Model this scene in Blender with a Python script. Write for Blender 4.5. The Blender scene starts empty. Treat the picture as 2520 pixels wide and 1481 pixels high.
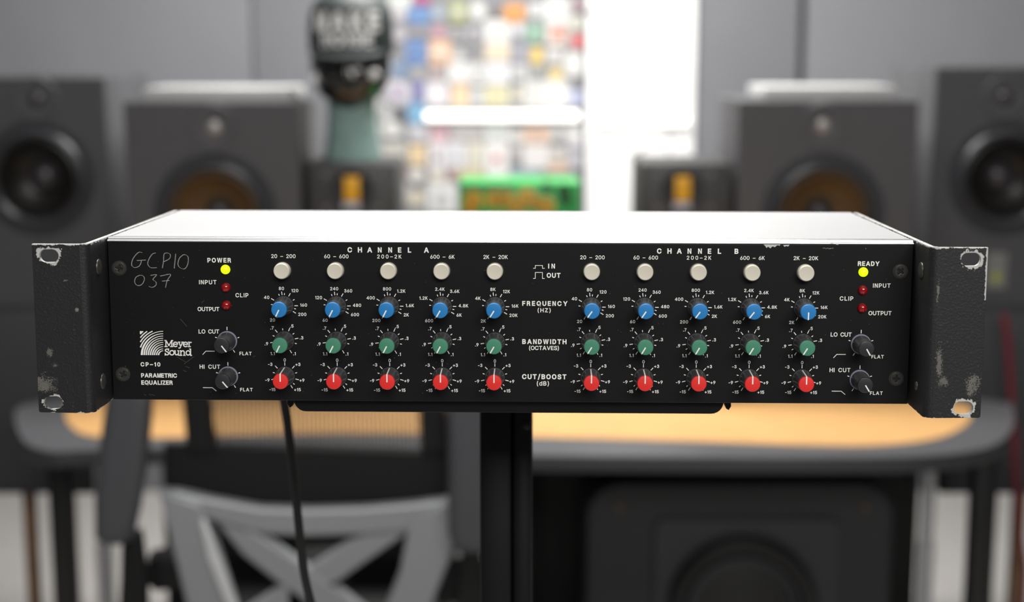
import bpy, bmesh, math, random
from mathutils import Matrix, Vector, Euler
random.seed(7)
SC = bpy.context.scene
COL = SC.collection
PI = math.pi
def R(d): return math.radians(d)

# ------------------------------------------------------------------ camera
F_PX = 3806.1; W_PX, H_PX = 2520, 1481
PITCH = R(9.5); EYE = Vector((0, 0, 1.48))
cam_data = bpy.data.cameras.new('camera'); cam = bpy.data.objects.new('camera', cam_data); COL.objects.link(cam)
cam.location = EYE; cam.rotation_euler = (PI/2 - PITCH, 0, 0)
cam_data.sensor_width = 36; cam_data.lens = F_PX / W_PX * 36
cam_data.clip_start = 0.05; cam_data.clip_end = 50
cam_data.dof.use_dof = True; cam_data.dof.focus_distance = 0.812; cam_data.dof.aperture_fstop = 5.4
SC.camera = cam
# ------------------------------------------------------------------ world, exposure, lights
wd = bpy.data.worlds.new('world'); SC.world = wd; wd.use_nodes = True
wd.node_tree.nodes['Background'].inputs[0].default_value = (0.93, 0.96, 1.0, 1)
wd.node_tree.nodes['Background'].inputs[1].default_value = 0.10
SC.view_settings.view_transform = 'Standard'; SC.view_settings.look = 'None'
SC.view_settings.exposure = 0.0; SC.view_settings.gamma = 1.0
def area(name, loc, rot, sx, sy, power, col=(1, 0.98, 0.95)):
    d = bpy.data.lights.new(name, 'AREA'); d.shape = 'RECTANGLE'; d.size = sx; d.size_y = sy; d.energy = power; d.color = col
    o = bpy.data.objects.new(name, d); COL.objects.link(o); o.location = loc; o.rotation_euler = rot
    return o
area('light_over_desk', (0.05, 3.55, 2.60), (R(12), 0, 0), 1.1, 0.7, 92)
area('light_over_rack', (-0.25, 1.25, 2.60), (0, 0, 0), 1.2, 0.6, 36)
area('light_behind_camera', (0.6, -1.3, 2.55), (R(25), 0, 0), 1.8, 0.8, 62)

# ------------------------------------------------------------------ materials
def lin(c):
    c = c / 255.0
    return c / 12.92 if c <= 0.04045 else ((c + 0.055) / 1.055) ** 2.4
def rgb(c): return (lin(c[0]), lin(c[1]), lin(c[2]), 1)
MC = {}
def mat(name, col, rough=0.5, metal=0.0, emit=0.0, grain=0.0, bump=0.0, scale=300, trans=0.0, coat=0.0, spec=0.5):
    if name in MC: return MC[name]
    m = bpy.data.materials.new(name); m.use_nodes = True
    nt = m.node_tree; b = nt.nodes['Principled BSDF']
    b.inputs['Base Color'].default_value = rgb(col); b.inputs['Roughness'].default_value = rough
    b.inputs['Metallic'].default_value = metal; b.inputs['Specular IOR Level'].default_value = spec
    if coat: b.inputs['Coat Weight'].default_value = coat; b.inputs['Coat Roughness'].default_value = 0.1
    if trans: b.inputs['Transmission Weight'].default_value = trans
    if emit: b.inputs['Emission Color'].default_value = rgb(col); b.inputs['Emission Strength'].default_value = emit
    if grain or bump:
        tc = nt.nodes.new('ShaderNodeTexCoord'); nz = nt.nodes.new('ShaderNodeTexNoise')
        nz.inputs['Scale'].default_value = scale; nz.inputs['Detail'].default_value = 4
        nt.links.new(tc.outputs['Object'], nz.inputs['Vector'])
        if grain:
            mx = nt.nodes.new('ShaderNodeMix'); mx.data_type = 'RGBA'
            lo = [max(0, v * (1 - grain)) for v in rgb(col)[:3]] + [1]; hi = [min(1, v * (1 + grain)) for v in rgb(col)[:3]] + [1]
            mx.inputs[6].default_value = lo; mx.inputs[7].default_value = hi
            nt.links.new(nz.outputs['Fac'], mx.inputs[0]); nt.links.new(mx.outputs[2], b.inputs['Base Color'])
        if bump:
            bp = nt.nodes.new('ShaderNodeBump'); bp.inputs['Strength'].default_value = bump; bp.inputs['Distance'].default_value = 0.0005
            nt.links.new(nz.outputs['Fac'], bp.inputs['Height']); nt.links.new(bp.outputs['Normal'], b.inputs['Normal'])
    MC[name] = m
    return m
BLACK = mat('black_satin_paint', (13, 13, 14), 0.42, grain=0.25, scale=900, spec=0.3)
BLACK_MATT = mat('black_matt_metal', (13, 13, 14), 0.5)
KNOB = mat('knob_grey_plastic', (66, 66, 68), 0.3, grain=0.35, scale=500, bump=0.15)
KRING = mat('knob_skirt_plastic', (70, 71, 76), 0.35); KRINGL = mat('lavender_grey_skirt', (140, 142, 160), 0.35)
CAPK = mat('knob_black_cap', (38, 38, 42), 0.42, grain=0.3, scale=700)
CAPB = mat('knob_blue_cap', (24, 122, 190), 0.5, grain=0.08, scale=900)
CAPG = mat('knob_green_cap', (62, 132, 104), 0.55, grain=0.08, scale=900)
CAPR = mat('knob_red_cap', (226, 40, 36), 0.5, grain=0.08, scale=900)
WHITE = mat('white_print', (240, 240, 234), 0.6)
SCRATCH = mat('scratched_paint', (165, 163, 158), 0.6, grain=0.6, scale=1500)
CHIP = mat('bare_chipped_aluminium', (196, 196, 194), 0.5, 0.2, grain=0.3, scale=900)
IVORY = mat('ivory_button_plastic', (214, 208, 192), 0.38)
ALU = mat('brushed_aluminium', (205, 205, 207), 0.3, 0.85, grain=0.1, scale=400)
COVER = mat('pale_textured_cover', (180, 180, 182), 0.5, 0.1, grain=0.08, scale=1600, bump=0.3)
SEAM = mat('dark_seam', (40, 40, 42), 0.7)
SCREW = mat('black_oxide_screw', (68, 66, 63), 0.4, 0.5, grain=0.5, scale=1500)
STEEL = mat('worn_steel', (96, 94, 88), 0.4, 0.7, grain=0.5, scale=1200)
RECESS = mat('dark_recess', (6, 6, 6), 0.7)
LEDG = mat('lit_green_lamp', (196, 238, 10), 0.3, emit=1.15)
LEDR = mat('unlit_red_lamp', (150, 8, 18), 0.12, coat=0.6)

# ------------------------------------------------------------------ helpers
def tag(o, label=None, cat=None, group=None, kind=None):
    if label: o['label'] = label
    if cat: o['category'] = cat
    if group: o['group'] = group
    if kind: o['kind'] = kind
    return o
def empty(name, loc=(0, 0, 0), rz=0.0, parent=None):
    o = bpy.data.objects.new(name, None); COL.objects.link(o); o.location = loc; o.rotation_euler = (0, 0, rz)
    o.empty_display_size = 0.05
    if parent: o.parent = parent
    return o
def link(name, me, m=None, parent=None, loc=None, rot=None):
    if m is not None and not me.materials: me.materials.append(m)
    o = bpy.data.objects.new(name, me); COL.objects.link(o)
    if parent: o.parent = parent
    if loc is not None: o.location = loc
    if rot is not None: o.rotation_euler = rot
    return o
def bm_mesh(bm, name, m=None, smooth=0):
    bmesh.ops.recalc_face_normals(bm, faces=bm.faces)
    me = bpy.data.meshes.new(name); bm.to_mesh(me); bm.free()
    if smooth:
        for p in me.polygons: p.use_smooth = True
        me.set_sharp_from_angle(angle=R(smooth))
    if m: me.materials.append(m)
    return me
def box(bm, x0, x1, y0, y1, z0, z1, bev=0.0, seg=2, mtx=None):
    b = bmesh.new(); bmesh.ops.create_cube(b, size=1)
    bmesh.ops.transform(b, verts=b.verts, matrix=Matrix.Translation(((x0+x1)/2, (y0+y1)/2, (z0+z1)/2)) @ Matrix.Diagonal((abs(x1-x0), abs(y1-y0), abs(z1-z0), 1)))
    if bev: bmesh.ops.bevel(b, geom=b.edges[:], offset=bev, segments=seg, profile=0.5, affect='EDGES')
    if mtx: bmesh.ops.transform(b, verts=b.verts, matrix=mtx)
    absorb(bm, b)
def absorb(bm, b):
    vs = [bm.verts.new(v.co) for v in b.verts]; b.verts.index_update()
    for f in b.faces:
        try: bm.faces.new([vs[v.index] for v in f.verts])
        except ValueError: pass
    b.free()
def box_obj(name, x0, x1, y0, y1, z0, z1, m, parent=None, bev=0.0, seg=2, loc=None):
    bm = bmesh.new(); box(bm, x0, x1, y0, y1, z0, z1, bev, seg)
    return link(name, bm_mesh(bm, name, m, 40 if bev else 0), None, parent, loc)
def lathe(bm, prof, seg=40, axis='y', mod=None):
    """prof: (height, radius). axis 'y': height runs towards -y (out of a front); axis 'z': up."""
    rings = []
    for h, r in prof:
        ring = []
        for i in range(seg):
            a = 2 * PI * i / seg; rr = r * (mod(i, h) if mod else 1)
            p = (rr * math.cos(a), -h, rr * math.sin(a)) if axis == 'y' else (rr * math.cos(a), rr * math.sin(a), h)
            ring.append(bm.verts.new(p))
        rings.append(ring)
    for a, b in zip(rings, rings[1:]):
        for i in range(seg): bm.faces.new((a[i], a[(i+1) % seg], b[(i+1) % seg], b[i]))
    bm.faces.new(rings[0]); bm.faces.new(rings[-1])
def lathe_mesh(name, prof, m, seg=40, axis='y', mod=None, smooth=35):
    bm = bmesh.new(); lathe(bm, prof, seg, axis, mod); return bm_mesh(bm, name, m, smooth)
def plate_mesh(name, outline, holes, thick, m=None, bev=0.0, smooth=30):
    """flat plate in the XZ plane, y from -thick/2 to thick/2"""
    cu = bpy.data.curves.new(name, 'CURVE'); cu.dimensions = '2D'; cu.fill_mode = 'BOTH'
    cu.extrude = max(thick / 2 - bev, 0); cu.bevel_depth = bev; cu.bevel_resolution = 2; cu.offset = -bev
    for pts in [outline] + list(holes):
        s = cu.splines.new('POLY'); s.points.add(len(pts) - 1); s.use_cyclic_u = True
        for i, p in enumerate(pts): s.points[i].co = (p[0], p[1], 0, 1)
    ob = bpy.data.objects.new(name, cu); COL.objects.link(ob)
    me = bpy.data.meshes.new_from_object(ob.evaluated_get(bpy.context.evaluated_depsgraph_get()))
    bpy.data.objects.remove(ob); bpy.data.curves.remove(cu)
    me.name = name
    me.transform(Matrix.Rotation(PI / 2, 4, 'X'))
    me.materials.clear()
    if m: me.materials.append(m)
    for p in me.polygons: p.use_smooth = True
    me.set_sharp_from_angle(angle=R(smooth))
    return me
def rrect(x0, x1, z0, z1, r, n=6):
    pts = []
    for cx, cz, a0 in ((x1-r, z1-r, 0), (x0+r, z1-r, 90), (x0+r, z0+r, 180), (x1-r, z0+r, 270)):
        for i in range(n + 1):
            a = R(a0 + 90 * i / n); pts.append((cx + r * math.cos(a), cz + r * math.sin(a)))
    return pts
def circ(cx, cz, r, n=32, sz=1.0): return [(cx + r * math.cos(2*PI*i/n), cz + sz * r * math.sin(2*PI*i/n)) for i in range(n)]
def tube_mesh(name, pts, r, m, seg=12):
    bm = bmesh.new(); prev = None; P = [Vector(p) for p in pts]; rings = []
    for i, p in enumerate(P):
        t = (P[min(i+1, len(P)-1)] - P[max(i-1, 0)]).normalized()
        u = t.cross(Vector((0, 1, 0.01))); u = u.normalized() if u.length > 1e-4 else Vector((1, 0, 0)); v = t.cross(u).normalized()
        rr = r[i] if isinstance(r, (list, tuple)) else r
        rings.append([bm.verts.new(p + rr * (math.cos(2*PI*k/seg) * u + math.sin(2*PI*k/seg) * v)) for k in range(seg)])
    for a, b in zip(rings, rings[1:]):
        for k in range(seg): bm.faces.new((a[k], a[(k+1) % seg], b[(k+1) % seg], b[k]))
    bm.faces.new(rings[0]); bm.faces.new(rings[-1])
    return bm_mesh(bm, name, m, 50)
def smooth_path(pts, n=8):
    P = [Vector(p) for p in pts]; P = [P[0]*2 - P[1]] + P + [P[-1]*2 - P[-2]]; out = []
    for i in range(1, len(P) - 2):
        for k in range(n):
            t = k / n; a, b, c, d = P[i-1:i+3]
            out.append(0.5 * ((2*b) + (c-a)*t + (2*a-5*b+4*c-d)*t*t + (3*b-a-3*c+d)*t**3))
    return out + [P[-2]]
def ray(px, py):
    d = Vector(((px - W_PX/2) / F_PX, 1, (H_PX/2 - py) / F_PX))
    return Matrix.Rotation(-PITCH, 3, 'X') @ d
def atY(px, py, Y): d = ray(px, py); return EYE + d * (Y / d.y)
def atZ(px, py, z): d = ray(px, py); return EYE + d * ((z - EYE.z) / d.z)

# ------------------------------------------------------------------ the setting
WALLM = mat('grey_wall_paint', (122, 123, 128), 0.75, grain=0.06, scale=6)
FLOORM = mat('pale_grey_vinyl_floor', (182, 179, 176), 0.45, grain=0.08, scale=12)
CEILM = mat('white_ceiling_paint', (225, 225, 222), 0.8)
JOINT = mat('dark_wall_joint', (58, 58, 62), 0.8)
YW = 5.0
tag(box_obj('floor', -3.6, 3.6, -2.4, YW, -0.05, 0, FLOORM), 'pale grey smooth floor under the desk', kind='structure')
def wall(name, x0, x1, y0, y1, z0, z1): return tag(box_obj(name, x0, x1, y0, y1, z0, z1, WALLM), kind='structure')
xa = atY(622, 100, YW).x; xb = atY(1975, 100, YW).x; g = 0.012
wb = empty('wall_back', (0, YW, 0)); wb['kind'] = 'structure'
for x0, x1 in ((-3.6, xa - 0.003), (xa + 0.003, xb - g), (xb + g, 3.6)):
    box_obj('panel', x0, x1, 0, 0.06, 0, 2.75, WALLM, wb, bev=0.003)
box_obj('joint_backing', -3.6, 3.6, 0.035, 0.1, 0, 2.75, JOINT, wb)
wall('wall_left', -3.7, -3.6, -2.4, YW, 0, 2.75); wall('wall_right', 3.6, 3.7, -2.4, YW, 0, 2.75)
tag(box_obj('ceiling', -3.7, 3.7, -2.4, YW + 0.1, 2.75, 2.85, CEILM), kind='structure')

# ================================================================== THE EQUALIZER
MM = 0.001
def rot3(rx, ry, rz):
    return Matrix.Rotation(rz, 3, 'Z') @ Matrix.Rotation(ry, 3, 'Y') @ Matrix.Rotation(rx, 3, 'X')
CW = Matrix.Rotation(-PITCH, 3, 'X')
RU = CW @ rot3(0.145189, 0.0044473, -0.0196040)
TU = EYE + CW @ (Vector((-1.91842, 818.4913, -10.6179)) * MM)
eq = empty('rack_equalizer')
eq.matrix_world = Matrix.Translation(TU) @ RU.to_4x4()
tag(eq, 'black two-channel rack equalizer with blue, green and red knobs on stand', 'audio equalizer')
HE, EF, WB, DD = 43.6, 32.5, 212.6, 163
def S(pts): return [tuple(c * MM for c in p) for p in pts]
# --- front panel
def pbox(name, x0, x1, y0, y1, z0, z1, m, parent=eq, bev=0.0):
    return box_obj(name, x0*MM, x1*MM, y0*MM, y1*MM, z0*MM, z1*MM, m, parent, bev*MM)
bm = bmesh.new()
me = plate_mesh('front_panel', S([(-211.8, -43.6), (211.8, -43.6), (211.8, 41.4), (-211.8, 41.4)]), [], 3*MM, BLACK, bev=0.5*MM)
me.transform(Matrix.Translation((0, 1.5*MM, 0)))
panel = link('front_panel', me, None, eq); panel['label'] = 'black printed front panel'
# extruded aluminium edge along the panel's top: ridges and grooves
def extrude_profile(name, prof, x0, x1, m, parent=eq):
    bm = bmesh.new(); a = [bm.verts.new((x0*MM, y*MM, z*MM)) for y, z in prof]; b = [bm.verts.new((x1*MM, y*MM, z*MM)) for y, z in prof]
    n = len(prof)
    for i in range(n): bm.faces.new((a[i], a[(i+1) % n], b[(i+1) % n], b[i]))
    bm.faces.new(a); bm.faces.new(b)
    return link(name, bm_mesh(bm, name, m, 30), None, parent)
prof = [(3, 41.4), (0.1, 41.4), (-0.25, 41.6), (-0.4, 41.9), (-0.3, 42.25), (0.1, 42.45), (0.7, 42.5), (0.8, 42.3), (1.3, 42.3), (1.4, 42.9), (1.7, 43.5), (2.2, 43.75), (4.6, 43.75), (4.9, 43.5), (4.9, 42.6), (5.5, 42.6), (5.5, 43.75), (6.6, 43.75), (6.6, 41.4)]
extrude_profile('top_trim', prof, -211.8, 211.8, ALU)['label'] = 'bare aluminium ridged edge strip'
# --- case
pbox('case_body', -211, 211, 3.1, DD-1, -43.2, 42.4, BLACK_MATT)
tc = pbox('top_cover', -211.2, 211.2, 7.2, DD, 42.5, 43.8, COVER, bev=0.25); tc['label'] = 'pale silver top cover'
pbox('rear_lip', -211.2, 211.2, DD-0.3, DD+1.2, 38, 43.9, COVER)
# --- rack ears (bracket: side plate, bend and slotted flange)
def ear_material(name, holes, blotches, side):
    m = bpy.data.materials.new(name); m.use_nodes = True; nt = m.node_tree; b = nt.nodes['Principled BSDF']
    N = nt.nodes.new; L = nt.links.new
    tc = N('ShaderNodeTexCoord'); sep = N('ShaderNodeSeparateXYZ'); L(tc.outputs['Object'], sep.inputs[0])
    def math_(op, a, c=None, d=None):
        n = N('ShaderNodeMath'); n.operation = op
        for i, v in enumerate((a, c, d)):
            if v is None: continue
            if isinstance(v, (int, float)): n.inputs[i].default_value = v
            else: L(v, n.inputs[i])
        return n.outputs[0]
    def noise(s, det=5):
        n = N('ShaderNodeTexNoise'); n.inputs['Scale'].default_value = s; n.inputs['Detail'].default_value = det; L(tc.outputs['Object'], n.inputs['Vector'])
        return math_('SUBTRACT', n.outputs['Fac'], 0.5)
    n1 = noise(260); n2 = noise(900, 6); n3 = noise(2200, 3)
    mask = None
    def add(v):
        nonlocal mask
        mask = v if mask is None else math_('MAXIMUM', mask, v)
    def dist(cx, cz, ax, az):
        dx = math_('DIVIDE', math_('SUBTRACT', sep.outputs[0], cx*MM), ax*MM); dz = math_('DIVIDE', math_('SUBTRACT', sep.outputs[2], cz*MM), az*MM)
        return math_('SQRT', math_('ADD', math_('MULTIPLY', dx, dx), math_('MULTIPLY', dz, dz)))
    for (cx, cz, ax, az) in holes:
        d = math_('ADD', dist(cx, cz, ax, az), math_('ADD', math_('MULTIPLY', n1, 1.5), math_('MULTIPLY', n2, 0.8)))
        add(math_('LESS_THAN', d, 1.0))
    # worn top edge and bottom edge
    e = math_('ADD', sep.outputs[2], math_('ADD', math_('MULTIPLY', n1, 3.6*MM), math_('MULTIPLY', n2, 2.0*MM)))
    add(math_('GREATER_THAN', e, 43.2*MM))
    add(math_('LESS_THAN', e, -43.75*MM))
    if side > 0:
        ex = math_('ADD', sep.outputs[0], math_('MULTIPLY', n2, 1.6*MM))
        add(math_('MULTIPLY', math_('GREATER_THAN', ex, 240.5*MM), math_('GREATER_THAN', sep.outputs[2], 17*MM)))
    dust = None
    for (cx, cz, ax, az, k) in blotches:
        d = math_('ADD', dist(cx, cz, ax, az), math_('MULTIPLY', n1, 2.5))
        v = math_('MULTIPLY', math_('LESS_THAN', math_('ADD', d, math_('MULTIPLY', n3, 3.0)), 0.75), k)
        dust = v if dust is None else math_('MAXIMUM', dust, v)
    speck = math_('MULTIPLY', math_('GREATER_THAN', n2, 0.17), 0.13)
    dust = math_('MAXIMUM', dust, speck)
    mx = N('ShaderNodeMix'); mx.data_type = 'RGBA'; mx.inputs[6].default_value = rgb((24, 24, 26)); mx.inputs[7].default_value = rgb((128, 126, 118)); L(dust, mx.inputs[0])
    m2 = N('ShaderNodeMix'); m2.data_type = 'RGBA'; m2.inputs[7].default_value = rgb((186, 186, 184)); L(mx.outputs[2], m2.inputs[6]); L(mask, m2.inputs[0])
    L(m2.outputs[2], b.inputs['Base Color']); b.inputs['Roughness'].default_value = 0.5
    bp = N('ShaderNodeBump'); bp.inputs['Strength'].default_value = 0.5; bp.inputs['Distance'].default_value = 0.0004
    hh = math_('ADD', math_('MULTIPLY', n2, 1.0), math_('MULTIPLY', mask, -1.0)); L(hh, bp.inputs['Height']); L(bp.outputs['Normal'], b.inputs['Normal'])
    return m
def make_ear(side, hx1, hx2, blot, wb_extra=0):
    m = ear_material('worn_black_ear_paint', [(side*hx1, 37.5, 6.0, 4.7), (side*hx2, -38.5, 5.8 if side > 0 else 5.0, 4.6 if side > 0 else 3.7)], blot, side)
    # flange
    xi = 216.6
    def slot(cx, cz): 
        a = []
        for i in range(25):
            t = 2*PI*i/24 if i < 24 else 0
            if i < 24: a.append((cx + (1.55 if math.cos(t) > 0 else -1.55) + 3.4*math.cos(t), cz + 3.4*math.sin(t)))
        return a
    out = [(side*xi, 43.6), (side*241.3, 43.6), (side*241.3, -43.0), (side*240.6, -43.6), (side*xi, -43.9)]
    if side > 0: out = out[::-1]
    me = plate_mesh('rack_ear', S(out), [S(slot(side*hx1, 37.6)), S(slot(side*hx2, -38.5))], 2.6*MM, m, bev=0.15*MM)
    me.transform(Matrix.Translation((0, (-EF + 1.3)*MM, 0)))
    bm = bmesh.new(); bm.from_mesh(me)
    # bend + side plate as an extruded section (x outwards, y), outer then inner line
    rad = 4.0; t = 2.6
    c = (xi, -EF + rad)   # bend centre
    inner = [(c[0] - rad*math.sin(a), c[1] - rad*math.cos(a)) for a in [R(90*i/6) for i in range(7)]]       # from flange front round to side plate
    outer = [(c[0] - (rad-t)*math.sin(a), c[1] - (rad-t)*math.cos(a)) for a in [R(90*i/6) for i in range(7)]]
    inner.append((c[0]-rad, DD+1)); outer.append((c[0]-rad+t, DD+1))
    zt, zb = 43.75, -43.8
    vi = [[bm.verts.new((side*x*MM, y*MM, z*MM)) for x, y in inner] for z in (zb, zt)]; vo = [[bm.verts.new((side*x*MM, y*MM, z*MM)) for x, y in outer] for z in (zb, zt)]
    n = len(inner)
    for i in range(n-1):
        bm.faces.new((vi[0][i], vi[0][i+1], vi[1][i+1], vi[1][i])); bm.faces.new((vo[0][i], vo[1][i], vo[1][i+1], vo[0][i+1]))
        bm.faces.new((vi[1][i], vi[1][i+1], vo[1][i+1], vo[1][i])); bm.faces.new((vi[0][i], vo[0][i], vo[0][i+1], vi[0][i+1]))
    bm.faces.new((vi[0][-1], vo[0][-1], vo[1][-1], vi[1][-1]))
    o = link('rack_ear', bm_mesh(bm, 'rack_ear', m, 35), None, eq)
    o['label'] = 'worn black rack ear with slotted holes'
    # screws seen on the inner face of the side plate
    for z, k in ((30.0, 1.0), (-30.5, 1.0 if side < 0 else 0.55)):
        s = link('side_screw', lathe_mesh('side_screw', [(0, 4.2*MM*k), (0.4*MM, 4.1*MM*k), (0.9*MM, 3.0*MM*k), (0.6*MM, 1.0*MM*k)], STEEL, 20), None, o)
        s.rotation_euler = (0, 0, R(90) if side < 0 else R(-90)); s.location = (side*212.5*MM, -15.5*MM, z*MM)
    return o
make_ear(-1, 232.75, 233.7, [(-237, -29, 5, 4.5, 0.55), (-234.5, -12, 1.6, 2.2, 0.5), (-232, -19, 1.6, 1.6, 0.4), (-224.5, 25, 1.5, 0.8, 0.6), (-219.5, 10, .8, .8, .9)])
make_ear(1, 232.95, 232.5, [(237, -26.5, 3.4, 5.4, 0.6), (219.5, -16, 1.6, 8, 0.55), (222, -25, 2.6, 3, 0.5), (217.2, 22, .8, 6, .6)])

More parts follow.
